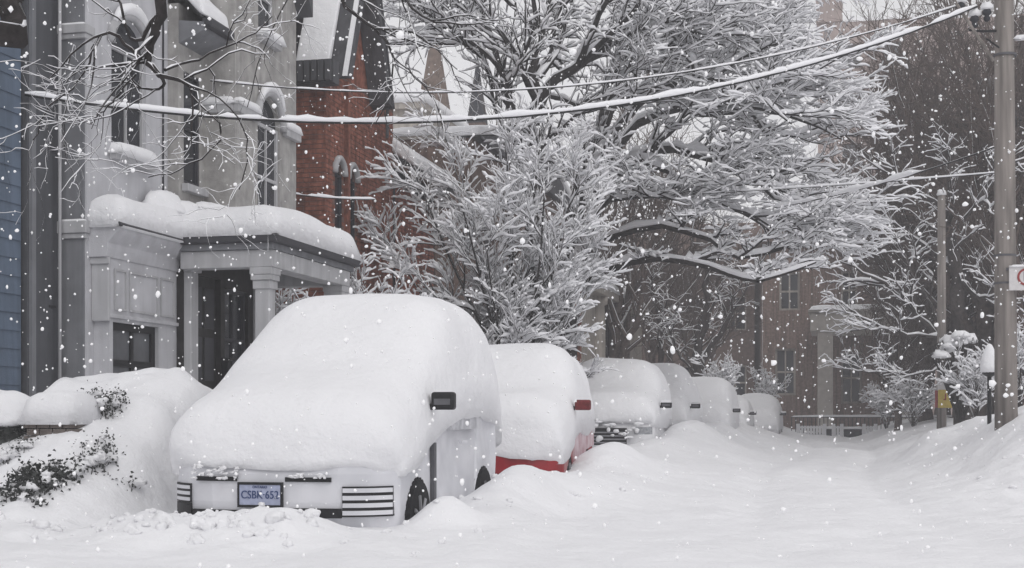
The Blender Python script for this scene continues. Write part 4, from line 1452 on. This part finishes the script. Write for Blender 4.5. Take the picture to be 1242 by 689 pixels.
for c, r0, PP in (([A(692, 352, 29.5), A(735, 326, 28.2), A(800, 313, 27.6), A(860, 324, 27.2), A(905, 340, 26.9), A(945, 336, 26.8), A(990, 318, 26.8)], .095, PBl),
                  ([A(694, 320, 29.5), A(740, 288, 28.2), A(800, 276, 27.6), A(860, 292, 27.2), A(900, 312, 27.0), A(955, 300, 27.0), A(1000, 280, 27.0)], .09, PBl),
                  ([A(705, 250, 29.6), A(770, 190, 29.3), A(840, 185, 29), A(920, 225, 28.6), A(985, 270, 28.2)], .15, PB),
                  ([A(708, 240, 29.6), A(775, 150, 30.3), A(870, 125, 31), A(930, 160, 31.5), A(985, 210, 31.8)], .15, PB),
                  ([A(712, 210, 29.6), A(760, 100, 29.8), A(830, 50, 29.9), A(870, 40, 30), A(920, 60, 30)], .10, PB),
                  ([A(714, 200, 29.6), A(745, 90, 30.5), A(790, 10, 31.5), A(840, -60, 32)], .09, PB),
                  ([A(712, 220, 29.6), A(770, 130, 28.4), A(850, 95, 27.6), A(915, 115, 27), A(960, 150, 26.6)], .09, PB),
                  ([A(770, 185, 29.3), A(850, 235, 28.5), A(920, 265, 28.2), A(965, 285, 28)], .07, PB),
                  ([A(800, 60, 29.9), A(860, 0, 29.5), A(910, -20, 29)], .06, PB),
                  ([A(870, 125, 31), A(920, 110, 30.5), A(960, 125, 30)], .05, PB),
                  ([A(690, 350, 29.5), A(730, 250, 28.5), A(760, 230, 27.8), A(800, 240, 27)], .07, PB)):
    limb(g, c, r0, .018, PP)
assemble(g, broot, M['bark'], (.036, 2.0), big=(.14, 1.1))

# --- overhanging foreground tree, trunk outside the frame on the left
froot = empty('overhanging_tree', (-7.4, 7.2, .3), 'dark bare branches hanging in from a near tree at the top left', 'tree')
g = Grow(45)
JIT = .35
PF = dict(seg=[12, 7, 6, 4], n=[4, 3, 1, 0], wob=[.08, .22, .28, .3], trop=[0, -.03, 0, 0], end=[.4, .3, .3, .3], t0=[.45, .1, .1, 0], flat=[.8, .8, .8, .8],
          ang=[55, 55, 55, 50], lift=[0, 0, 0, 0], len=[.9, .5, .28, .15], rad=[.014, .006, .0035, .002])
fy = 9.0
limb(g, [(-7.4, 7.2, .2), (-7.35, 7.3, 2.5), (-7.2, 7.5, 4.0)], .24, .19, dict(PF, n=[0, 0, 0, 0], t0=[1, 1, 1, 1]))
g.lines = g.lines[:1]
limb(g, [(-7.2, 7.5, 4.0), (-7.0, 7.8, 5.0), (-6.3, 8.3, 5.6), A(190, -120, fy), A(195, 0, fy), A(188, 40, fy), A(178, 78, fy)], .075, .026, dict(PF, t0=[.8, .1, .1, 0]), n=18)
limb(g, [(-7.2, 7.5, 4.0), (-7.1, 7.9, 4.6), A(-5, 40, 8.2), A(12, 10, 8.4), A(30, -40, 8.5)], .12, .07, dict(PF, n=[1, 3, 3, 0], t0=[.8, .1, .1, 0]))
for c, r0 in (([A(178, 76, fy), A(196, 92, fy), A(215, 95, fy + .1), A(232, 115, fy + .1), A(232, 175, fy)], .022),
              ([A(178, 76, fy), A(160, 60, fy), A(135, 40, fy - .1), A(100, 55, fy - .2), A(60, 95, fy - .2)], .020),
              ([A(178, 76, fy), A(200, 100, fy + .2), A(178, 108, fy + .2), A(150, 90, fy + .1)], .018),
              ([A(190, 20, fy), A(165, 50, fy), A(145, 5, fy), A(135, -20, fy)], .018),
              ([A(200, 85, fy), A(240, 70, fy + .3), A(300, 45, fy + .5), A(330, 20, fy + .6)], .012),
              ([A(232, 115, fy), A(270, 160, fy), A(230, 200, fy), A(180, 215, fy)], .008),
              ([A(120, 45, fy), A(95, 100, fy), A(60, 130, fy), A(40, 170, fy)], .008),
              ([A(165, 90, fy), A(130, 130, fy), A(110, 150, fy)], .008),
              ([A(215, 95, fy), A(280, 130, fy + .2), A(300, 180, fy + .3), A(290, 230, fy + .3)], .007)):
    limb(g, c, r0, .004, PF)
PG = dict(seg=[12, 6, 5, 4], n=[5, 3, 1, 0], wob=[.08, .22, .28, .3], trop=[0, -.04, -.02, 0], end=[.4, .3, .3, .3], t0=[.1, .1, .1, 0], flat=[.8, .8, .8, .8],
          ang=[50, 50, 50, 50], lift=[0, 0, 0, 0], len=[1.0, .55, .3, .15], rad=[.014, .007, .004, .002])
limb(g, [(-7.2, 7.5, 4.0), (-7.0, 8.6, 6.0), (-5.6, 12, 7.6), A(400, -60, 15)], .10, .032, dict(PG, t0=[.95, .1, .1, 0], n=[1, 1, 1, 0]))
for c, r0 in (([A(400, -60, 15), A(420, 8, 15), A(455, 35, 15.1), A(478, 70, 15.2), A(470, 120, 15.2), A(455, 150, 15.2)], .028),
              ([A(455, 35, 15), A(500, 40, 15.3), A(540, 70, 15.5), A(560, 110, 15.6)], .016),
              ([A(470, -60, 15), A(500, 10, 15), A(560, 30, 15.2), A(620, 20, 15.3)], .02),
              ([A(478, 70, 15), A(510, 100, 15), A(530, 130, 15), A(545, 180, 15)], .01),
              ([A(400, -60, 15), A(360, -20, 15), A(320, 60, 15), A(300, 130, 15)], .01)):
    limb(g, c, r0, .005, PG)
assemble(g, froot, M['bark'], (.004, .6))
JIT = 1.0

# --- tree C on the right behind the second pole
tc_ = at(1168, 440, 38)
croot = empty('right_snowy_tree', (tc_.x, 38, .6), 'snow streaked tree with long limbs sweeping left behind the thin pole', 'tree')
g = Grow(57)
PC = dict(up=-.1, seg=[12, 7, 6, 4], n=[6, 4, 3, 0], wob=[.07, .15, .2, .24], trop=[0, .0, 0, 0], end=[.35, .3, .3, .3], t0=[.3, .15, .1, 0], flat=[.6, .5, .5, .5],
          ang=[45, 45, 50, 45], lift=[.15, .05, 0, 0], len=[1.5, .8, .4, .3], rad=[.05, .02, .010, .006])
limb(g, [(tc_.x, 38, .3), A(1166, 400, 38), A(1160, 330, 38), A(1150, 260, 38), A(1160, 190, 38)], .24, .10, dict(PC, t0=[.5, .1, .1, 0]))
for c, r0 in (([A(1152, 430, 38), A(1115, 385, 37.5), A(1075, 345, 37), A(1020, 318, 36.6)], .10),
              ([A(1152, 425, 38), A(1130, 370, 38), A(1105, 330, 38), A(1090, 290, 38)], .07),
              ([A(1160, 330, 38), A(1110, 290, 38.5), A(1060, 260, 39), A(1000, 250, 39)], .08),
              ([A(1158, 280, 38), A(1180, 250, 37.6), A(1215, 205, 37), A(1250, 190, 37)], .06),
              ([A(1156, 260, 38), A(1110, 230, 38), A(1060, 225, 38), A(1010, 240, 38)], .07),
              ([A(1150, 410, 38), A(1100, 405, 37), A(1060, 392, 36.5), A(1030, 375, 36.5)], .045),
              ([A(1160, 330, 38), A(1190, 360, 37.4), A(1225, 350, 37)], .06),
              ([A(1152, 440, 38), A(1110, 455, 37.5), A(1080, 452, 37), A(1045, 450, 37)], .03)):
    limb(g, c, r0, .02, PC)
assemble(g, croot, M['barkg'], (.026, 1.6), big=(.05, 1.0))

# --- small dark forked tree beyond the cars
td_ = at(848, 470, 44)
droot = empty('forked_young_tree', (td_.x, 44, .4), 'dark forked trunk with one snow crusted limb behind the fourth and fifth cars', 'tree')
g = Grow(61)
PD = dict(PC, n=[5, 4, 4, 0], len=[1.3, .8, .5, .3])
for c, r0 in (([(td_.x, 44, .2), A(848, 430, 44), A(856, 380, 44), A(858, 330, 44), A(870, 280, 44)], .22),
              ([A(850, 440, 44), A(872, 405, 43.6), A(890, 375, 43.4), A(908, 345, 43.2)], .12),
              ([A(800, 470, 44.5), A(802, 420, 44.5), A(798, 380, 44.5), A(788, 345, 44.5)], .13),
              ([A(846, 455, 44), A(825, 430, 44), A(810, 395, 43.6)], .06)):
    limb(g, c, r0, .03, PD)
assemble(g, droot, M['barkg'], (.010, 1.2))

# --- background bare trees: three variants, copied
PBK = dict(seg=[9, 7, 6, 4], n=[12, 7, 5, 0], wob=[.05, .12, .17, .22], trop=[0, .05, .03, 0], end=[.25, .3, .3, .3], t0=[.22, .15, .1, 0], flat=[1, .8, .8, .8],
           ang=[48, 38, 40, 35], lift=[.25, .12, .05, 0], len=[4.2, 2.1, 1.1, .5], rad=[.09, .035, .018, .01])


def bg_tree(seed, h, label):
    r_ = empty('background_tree', (0, 0, 0), label, 'tree', 'bare trees at the end of the street')
    g = Grow(seed)
    limb(g, [(0, 0, 0), (.1, .1, h * .3), (-.15, .1, h * .6), (.1, -.1, h)], .26, .04, PBK)
    for k in range(3):
        a = k * 2.1 + seed
        limb(g, [(0, 0, h * .22), (math.cos(a) * 1.2, math.sin(a) * 1.2, h * .45), (math.cos(a) * 2.2, math.sin(a) * 2.2, h * .85)], .14, .03, dict(PBK, n=[9, 8, 7, 0]))
    V, F = tubes_np([l for l in g.lines if l[0] == 0], 7, 'bark')
    np_mesh('trunk', V, F, M['barkb'], r_)
    sm_ = [l for l in g.lines if l[0] > 0]
    V, F = tubes_np(sm_, 3, 'bark')
    o = np_mesh('crown', V, F, M['barkb'], r_)
    rs2 = tubes_np([l for l in g.lines if l[0] <= 1], 4, 'snow', (.006, .45), seed)
    np_mesh('snow_load', *rs2, M['snowt'], o)
    return r_


protos = [bg_tree(101, 10.5, 'x'), bg_tree(202, 12, 'x'), bg_tree(303, 9, 'x')]
used = [0, 0, 0]
spots = [  # px, Y, variant, scale, words
    (790, 62, 0, .85, 'bare brown tree left of the street end, behind the arching limbs'),
    (845, 58, 1, .8, 'bare brown tree behind the forked young tree'),
    (1148, 58, 1, .9, 'tall dark bare tree before the apartment block, left of the thin pole'),
    (1125, 50, 0, 1.25, 'tall dark bare tree directly behind the thin pole'),
    (1165, 54, 1, 1.25, 'tallest dark bare tree between the two poles'),
    (1195, 46, 2, 1.4, 'dark bare tree left of the near utility pole'),
    (1235, 44, 0, 1.25, 'bare tree right of the near utility pole'),
    (1270, 40, 1, 1.0, 'bare tree at the right edge beyond the round sign'),
    (745, 50, 2, 1.25, 'bare tree above the beige portico house'),
    (1088, 47, 2, .55, 'small bare tree beside the right end of the picket fence'),
    (1145, 64, 2, 1.5, 'far tall tree behind the tallest dark tree'),
    (1215, 62, 1, 1.35, 'far tree behind the near utility pole'),
]
for i, (px, Y, v, sc, lab) in enumerate(spots):
    o = protos[v] if not used[v] else copy_tree(protos[v])
    used[v] = 1
    p = at(px, 400, Y)
    o.location = (p.x, Y, .1)
    o.rotation_euler.z = i * 1.3
    o.scale = (sc, sc, sc)
    o['label'] = lab

# ================================================================== hedges and bushes
def leafy(name, label, px, py, w_, h_, n, seed, cat='bush', leafs=.028, snow=8, depth=.35, lift=0.0, group=None, mt='leaf'):
    p = hit(px, py)
    r_ = empty(name, (p.x, p.y, p.z), label, cat, group)
    rs = random.Random(seed)
    mb = MB()
    st_ = MB()
    clusters = []
    for i in range(max(5, n // 14)):
        clusters.append(Vector((p.x + rs.uniform(-w_, w_), p.y + rs.uniform(-depth, depth), 0)))
    for c in clusters:
        c.z = ground_h(c.x, c.y) + rs.uniform(.0, h_) + lift
        st_.tube([(c.x, c.y, ground_h(c.x, c.y) - .1), (c.x + rs.uniform(-.03, .03), c.y, c.z)], [.006, .003], 4)
    for i in range(n):
        c = rs.choice(clusters)
        q = c + Vector((rs.gauss(0, .055), rs.gauss(0, .05), rs.gauss(0, .045)))
        a, b_ = rs.uniform(0, 6.28), rs.uniform(-.9, .9)
        u = Vector((math.cos(a) * math.cos(b_), math.sin(a) * math.cos(b_), math.sin(b_)))
        v_ = u.cross(Vector((rs.uniform(-1, 1), rs.uniform(-1, 1), rs.uniform(-1, 1)))).normalized()
        l = leafs * rs.uniform(.6, 1.3)
        mid = u.cross(v_).normalized() * l * .2
        mb.add([q, q + u * l * .5 + v_ * l * .38 + mid, q + u * l, q + u * l * .5 - v_ * l * .38 + mid], [(0, 1, 2), (0, 2, 3)])
    mb.build('foliage', M[mt], r_, recalc=False)
    st_.build('stem', M['bark'], r_)['kind'] = 'stuff'
    sb = MB()
    for i in range(snow):
        c = rs.choice(clusters)
        k = rs.uniform(.02, .055)
        snow_blob(sb, (c.x + rs.gauss(0, .04), c.y + rs.gauss(0, .04), c.z + .02), k * 1.2, k, k * .8, seed=i + seed, n=7, amp=.9, flatb=.8)
    if snow:
        sb.build('snow_cap', M['snow'], r_, smooth=True)
    return r_


leafy('evergreen_shrub', 'largest dark leafy shrub poking from the snow at lower left', 44, 592, .23, .07, 1000, 1, snow=22, leafs=.042, depth=.28)
leafy('evergreen_shrub', 'leafy tips at the left edge just above the largest dark shrub', 12, 556, .13, .07, 180, 2, snow=8, depth=.15)
leafy('evergreen_shrub', 'small sprig cluster midway between the largest shrub and the snow hedge', 112, 562, .15, .07, 260, 3, snow=7, depth=.15)
leafy('evergreen_shrub', 'leafy fringe showing at the foot of the snow hedge left end', 118, 497, .20, .10, 700, 4, snow=10, depth=.12)
leafy('evergreen_shrub', 'tiny lone sprig in the snow left of the minivan', 154, 592, .02, .03, 40, 5, snow=1, depth=.03)
leafy('evergreen_shrub', 'sparse twig tips right of the small sprig cluster', 128, 550, .07, .05, 110, 6, snow=3, depth=.08)
# snow-topped hedge ball at left edge
p = hit(8, 526)
hb = empty('snow_capped_hedge', (p.x, p.y, p.z), 'rounded hedge with tall snow cap at the far left edge', 'hedge')
leaf = MB()
rs = random.Random(12)
for i in range(1200):
    a = rs.uniform(0, 6.28)
    rr_ = .27 * math.sqrt(rs.uniform(.55, 1))
    q = Vector((p.x + rr_ * math.cos(a), p.y + rr_ * math.sin(a), p.z + rs.uniform(-.05, .14)))
    u = Vector((math.cos(a), math.sin(a), rs.uniform(-1, 1))).normalized()
    v_ = u.cross(Vector((rs.uniform(-1, 1), rs.uniform(-1, 1), rs.uniform(-1, 1)))).normalized()
    l = .03
    leaf.add([q, q + u * l * .5 + v_ * l * .4, q + u * l, q + u * l * .5 - v_ * l * .4], [(0, 1, 2, 3)])
leaf.build('foliage', M['leaf'], hb, recalc=False)
MB().lathe([(.24, -.1), (.24, .14)], (p.x, p.y, p.z), 14).build('inner_mass', M['leaf'], hb)
snow_blob(MB(), (p.x, p.y, p.z + .13), .32, .32, .28, seed=3, n=16, amp=.12).build('snow_cap', M['snow'], hb, smooth=True)
# brick planter with snow cushion
p = hit(62, 526)
pb = empty('brick_planter', (p.x, p.y, p.z), 'low brown planter wall under a square cushion of snow', 'planter')
mb = MB()
for k in range(3):
    for i in range(4):
        x = p.x - .26 + i * .13 + (.03 if k % 2 else 0)
        mb.box(x, x + .12, p.y - .02, p.y + .4, p.z - .08 + k * .065, p.z - .08 + k * .065 + .058)
mb.build('planter_wall', M['concrete'], pb, bevel=.004)
snow_slab(MB(), p.x - .27, p.x + .24, p.y - .03, p.y + .42, p.z + .11, .30, .03, seed=4, amp=.1, p=4).build('snow_cap', M['snow'], pb, smooth=True)
# snow heaped window ledge at left edge
# snowy weeping bush at the right
p = at(1165, 430, 36)
wb = empty('snowy_weeping_bush', (p.x, 36, .8), 'drooping bush under a heavy snow clump beside the thin pole', 'bush')
sb = MB()
rs = random.Random(4)
for i in range(16):
    a = rs.uniform(-1, 1)
    snow_blob(sb, (p.x + a * .6, 36 + rs.uniform(-.4, .4), p.z + .35 - .55 * a * a + rs.uniform(-.1, .1)), rs.uniform(.12, .26), .2, rs.uniform(.10, .2), seed=i, n=6, amp=.4)
sb.build('snow_cap', M['snow'], wb, smooth=True)
g = Grow(88)
for i in range(60):
    a = rs.uniform(-.8, .8)
    b_ = rs.uniform(-.4, .4)
    zt = p.z + .45 - .5 * a * a
    g.lines.append((1, np.array([[p.x, 36, .8], [p.x + a * .6, 36 + b_ * .6, (zt + 1.2) * .55], [p.x + a, 36 + b_, zt], [p.x + a * 1.25, 36 + b_, zt - rs.uniform(.2, .7)]]), np.array([.02, .012, .008, .004])))
np_mesh('stem', *tubes_np(g.lines, 4, 'bark'), M['bark'], wb)['kind'] = 'stuff'
# bare, snow-dusted shrubs at the right bank and below the poles
for i, (px, Y, hh, lab) in enumerate(((1108, 45, 1.3, 'bare thicket left of the yellow sign'), (1185, 34, 1.5, 'dark thicket right of the yellow sign'), (1075, 52, 1.5, 'low thicket right of the picket fence'),
                                      (1235, 32, 2.2, 'snowy thicket at the right edge under the round sign'), (930, 58, 2.0, 'bare thicket left of the picket fence'), (870, 40.8, 2.0, 'frosted twiggy shrub poking above the fifth car'), (350, 20.2, 2.3, 'snowy shrub seen through the porch'), (455, 21, 2.6, 'snow covered shrub at the foot of the red brick house'))):
    p = at(px, 450, Y)
    b0z = ground_h(p.x, Y)
    r_ = empty('bare_thicket', (p.x, Y, b0z), lab, 'shrub', 'bare winter shrubs')
    g = Grow(300 + i)
    Pt = dict(seg=[6, 5, 4], n=[7, 5, 0], wob=[.12, .2, .25], trop=[0, .05, 0], end=[.3, .3, .3], t0=[.2, .1, 0], flat=[.8, .8, .8], ang=[40, 45, 45], lift=[.1, .05, 0], len=[.7, .35, .2], rad=[.014, .007, .005])
    for k in range(11):
        a = g.r.uniform(0, 6.28)
        s = g.r.uniform(.1, .9)
        limb(g, [(p.x, Y, b0z - .1), (p.x + math.cos(a) * s * .4, Y + math.sin(a) * s * .4, b0z + hh * .5), (p.x + math.cos(a) * s, Y + math.sin(a) * s, b0z + hh * g.r.uniform(.6, 1.05))], .02, .006, Pt, n=6)
    np_mesh('stem', *tubes_np(g.lines, 3, 'bark'), M['barkg'], r_)['kind'] = 'stuff'
    np_mesh('snow_load', *tubes_np(g.lines, 4, 'snow', (.045, .8)), M['snowt'], r_)

# ================================================================== poles, cables, signs
up = at(1219, 505, 21)
pole = empty('utility_pole', (up.x, 21, .9), 'thick weathered wooden utility pole at the right edge', 'utility pole')
MB().tube([(up.x + .02, 21, .3), (up.x, 21, 4), (up.x - .02, 21, 8.4)], [.165, .148, .130], 20).build('shaft', M['post'], pole, smooth=True)
MB().tube([at(1152, -8, 20.6), at(1205, 74, 20.9)], .022, 6).build('brace', M['post'], pole)
ca = MB().box(up.x - 1.3, up.x + 1.3, 20.78, 20.88, 7.35, 7.47).build('crossarm', M['trimd'], pole, bevel=.01)
for px, py in ((1182, 22), (1197, 14), (1165, 6)):
    q = at(px, py, 20.85)
    o = MB().lathe([(.03, -.14), (.05, -.10), (.03, -.06), (.065, -.03), (.05, .03), (.02, .05)], q, 12).build('insulator', M['navy'], pole, smooth=True)
    snow_blob(MB(), (q.x, q.y, q.z + .05), .09, .08, .09, seed=px, n=8).build('snow_cap', M['snow'], o, smooth=True)
q = at(1188, 34, 20.85)
MB().tube([(q.x - .15, q.y, q.z - .02), (q.x + .05, q.y, q.z - .05), (up.x, 21, q.z - .02)], .018, 6).build('bracket', M['black'], pole)
MB().tube([(up.x - .02, 20.9, 6.4), (q.x + .1, 20.9, 6.6)], .014, 6).build('bracket', M['black'], pole)
for z in (3.05, 3.45, 6.35):
    MB().lathe([(.160, 0), (.160, .03)], (up.x, 21, z), 20).build('metal_band', M['dgrey'], pole)
q = at(1232, 47, 21)
MB().tube([(up.x + .1, 21, q.z), (up.x + .6, 21, q.z + .01)], .02, 6).build('side_bracket', M['trimd'], pole)
snow_slab(MB(), up.x + .12, up.x + .6, 20.95, 21.05, q.z + .015, .06, .02).build('bracket_snow', M['snow'], pole, smooth=True)
# sign on the pole (its right half is outside the frame)
q = at(1243, 336, 20.8)
sg = empty('parking_sign', (q.x, 20.8, q.z), 'square white sign with a red ring on the near utility pole', 'sign')
B(q.x - .215, q.x + .215, 20.79, 20.81, q.z - .19, q.z + .17).build('panel', M['signwhite'], sg, bevel=.012)
mb = MB()
mb.lathe([(.125, 0), (.095, 0), (.095, -.006), (.125, -.006)], (q.x + .02, 20.788, q.z), 28, 'y')
mb.f = [f for f in mb.f if len(f) == 4]
mb.build('red_ring', M['signred'], sg)
text_mesh('P', .19, 'lettering', M['navy'], sg, (.02, -.014, 0), ext=.001)
B(q.x - .25, up.x + .1, 20.812, 20.84, q.z + .1, q.z + .14).build('bracket', M['dgrey'], sg)
snow_slab(MB(), q.x - .2, q.x + .2, 20.77, 20.83, q.z + .17, .04, .01).build('snow_cap', M['snow'], sg, smooth=True)
# thin grey pole with yellow sign
p2 = at(1142, 500, 37)
pole2 = empty('thin_pole', (p2.x, 37, .8), 'thinner grey pole behind, carrying a white box above a yellow sign', 'utility pole')
MB().tube([(p2.x, 37, .2), (p2.x, 37, at(1, 275, 37).z)], [.125, .10], 12).build('shaft', M['post'], pole2, smooth=True)
snow_blob(MB(), (p2.x, 37, at(1, 275, 37).z), .13, .13, .14, seed=3, n=8).build('snow_cap', M['snow'], pole2, smooth=True)
q = at(1145, 467, 36.8)
ws = empty('white_sign', (q.x, 36.8, q.z), 'small white plate directly above the yellow sign', 'sign')
B(q.x - .16, q.x + .16, 36.78, 36.87, q.z - .15, q.z + .13).build('panel', M['signwhite'], ws, bevel=.01)
q = at(1146, 483, 36.8)
ysn = empty('yellow_sign', (q.x, 36.8, q.z), 'yellow sign with red edges low on the thin pole', 'sign')
B(q.x - .17, q.x + .17, 36.775, 36.80, q.z - .25, q.z + .22).build('panel', M['yellow'], ysn, bevel=.01)
B(q.x - .24, q.x - .171, 36.80, 36.85, q.z - .24, q.z + .2).build('red_edge', M['signred'], ysn)
B(q.x + .171, q.x + .24, 36.80, 36.85, q.z - .24, q.z + .2).build('red_edge', M['signred'], ysn)
mb = MB().box(q.x - .0, q.x + .03, 36.768, 36.774, q.z - .05, q.z + .12).box(q.x - .035, q.x - .001, 36.768, 36.774, q.z - .05, q.z - .015)
mb.build('lettering', M['signred'], ysn)
# garden lamp with snow cone
q = at(1200, 505, 24)
lz0, lz1 = at(1, 460, 24).z, at(1, 426, 24).z
lp = empty('garden_lamp_post', (q.x, 24, .9), 'short black lamp post with a tall cone of snow on top', 'lamp post')
MB().tube([(q.x, 24, .6), (q.x, 24, lz0)], .035, 8).build('post', M['black'], lp)
MB().lathe([(.04, -.04), (.11, 0), (.12, .03), (.07, .16), (.03, .2)], (q.x, 24, lz0 - .02), 12).build('lamp_head', M['black'], lp)
MB().lathe([(.10, 0), (.145, .03), (.15, .12), (.125, .26), (.085, .38), (.04, .47), (.01, .49)], (q.x, 24, lz0), 14).build('snow_cap', M['snow'], lp, smooth=True)


def cable(pa, pb, sag, r_, snowt, label, n=60, seed=0, end=1.0):
    pts = []
    for i in range(n + 1):
        t = i / n
        p = pa.lerp(pb, t)
        p.z -= sag * 4 * t * (1 - t)
        pts.append(p)
    root = MB().tube(pts, r_, 6).build('overhead_cable', M['cable'], None, smooth=True)
    tag(root, label, 'cable')
    rs = np.random.RandomState(seed + 5)
    L = [(0, np.array(pts), np.full(len(pts), r_))]
    sn = MB()
    rad = [max(.004, snowt * (rs.uniform(.7, 1.25) + .55 * noise.noise(Vector((i * .21, seed * 9.1, 0)))) * (1 if 0 < i < n else .3)) for i in range(n + 1)]
    if end < 1:
        for i in range(n + 1):
            rad[i] = max(.002, rad[i] * sm((end - i / n) / .08))
    for _ in range(n // 25):
        i = rs.randint(3, n - 3)
        rad[i] = rad[i + 1] = .004
    ring = []
    sn.tube([p + Vector((0, 0, r_ + rad[i] * .8)) for i, p in enumerate(pts)], rad, 8, flat=1.25)
    o = sn.build('snow_line', M['snowt'], root, smooth=True)
    return root


def through(px0, py0, Y0, px1, py1, Y1, pxm, pym):
    """sag so that the cable passes (pxm, pym)"""
    a, b_ = at(px0, py0, Y0), at(px1, py1, Y1)
    best = None
    for k in range(1, 200):
        t = k / 200
        p = a.lerp(b_, t)
        v_ = p - CAM
        d = v_.dot(FWD)
        px = 621 + FPX * v_.dot(RGT) / d
        if best is None or abs(px - pxm) < best[0]:
            best = (abs(px - pxm), t, p, d)
    zz = CAM.z + (500 - pym) * best[3] / FPX
    t = best[1]
    return a, b_, (best[2].z - zz) / (4 * t * (1 - t))


a, b_, s_ = through(30, 115, 13.62, 1185, 8, 20.8, 520, 148)
cable(a, b_, s_, .015, .026, 'thickest snow laden cable crossing from the grey house to the near pole', n=110, seed=1)
a, b_, s_ = through(255, 98, 17.0, 1165, 6, 20.85, 560, 112)
cable(a, b_, s_, .008, .010, 'thinner snowy cable running just above the thickest one', n=90, seed=2)
a, b_, s_ = through(850, 235, 27, 1230, 208, 24, 1000, 226)
cable(a, b_, s_, .008, .015, 'short snowy cable level through the crown of the arching tree', n=40, seed=3)
a, b_, s_ = through(940, 252, 26, 1208, 178, 21, 1050, 228)
cable(a, b_, s_, .010, .030, 'short rising snow crusted cable below the level one', n=60, seed=4, end=.74)
a, b_, s_ = through(285, 222, 19.3, 455, 242, 21, 360, 236)
cable(a, b_, s_, .008, .016, 'short snowy wire crossing the red brick wall', n=30, seed=5)

# ================================================================== falling snow
def octa(N, seed, xr, yr, zr, s0, s1, fine=False):
    rs = np.random.RandomState(seed)
    c = np.stack([rs.uniform(*xr, N), rs.uniform(*yr, N), rs.uniform(*zr, N)], 1)
    s = rs.uniform(0, 1, N) ** 2 * (s1 - s0) + s0
    # keep only flakes above the ground
    base = [np.array(v, float) for v in ((1, 0, 0), (-1, 0, 0), (0, 1, 0), (0, -1, 0), (0, 0, 1), (0, 0, -1))]
    f0 = [(0, 2, 4), (2, 1, 4), (1, 3, 4), (3, 0, 4), (2, 0, 5), (1, 2, 5), (3, 1, 5), (0, 3, 5)]
    f = []
    mids = {}
    if fine:
        def mid(a, b_):
            k = (min(a, b_), max(a, b_))
            if k not in mids:
                v = base[a] + base[b_]
                base.append(v / np.linalg.norm(v))
                mids[k] = len(base) - 1
            return mids[k]
        for a, b_, c_ in f0:
            x, y, z = mid(a, b_), mid(b_, c_), mid(c_, a)
            f += [(a, x, z), (b_, y, x), (c_, z, y), (x, y, z)]
    else:
        f = f0
    base, f = np.array(base), np.array(f)
    nb = len(base)
    st_ = rs.uniform(.7, 1.35, (N, 1, 3))
    st_[:, 0, 2] *= 1.1
    V = c[:, None, :] + base[None] * s[:, None, None] * st_ * rs.uniform(.8, 1.2, (N, nb, 1))
    F = (np.arange(N) * nb)[:, None, None] + f[None]
    return V.reshape(-1, 3), F.reshape(-1, 3)


V1, F1 = octa(5200, 1, (-5.2, 3.2), (3.2, 9.4), (.5, 5.2), .003, .009, True)
V2, F2 = octa(5500, 2, (-9, 4.5), (9.5, 26), (.8, 8.5), .006, .016)
F2 = F2 + len(V1)
fl = np_mesh('falling_snowflakes', np.concatenate([V1, V2]), np.concatenate([F1, F2]), M['flake'], None)
tag(fl, 'snowflakes falling through the whole view', 'snowflakes', kind='stuff')

# ================================================================== haze
hz = MB().box(-130, 130, -8, 125, -1.2, 30.5).build('haze', M['snow'])
hz.data.materials.clear()
hm = bpy.data.materials.new('haze')
hm.use_nodes = True
t = hm.node_tree
t.nodes.clear()
pv = t.nodes.new('ShaderNodeVolumePrincipled')
pv.inputs['Color'].default_value = (.97, .97, 1, 1)
pv.inputs['Density'].default_value = 0.0026
mo = t.nodes.new('ShaderNodeOutputMaterial')
t.links.new(pv.outputs[0], mo.inputs['Volume'])
hz.data.materials.append(hm)
tag(hz, 'thin snowy haze filling the street', kind='stuff')
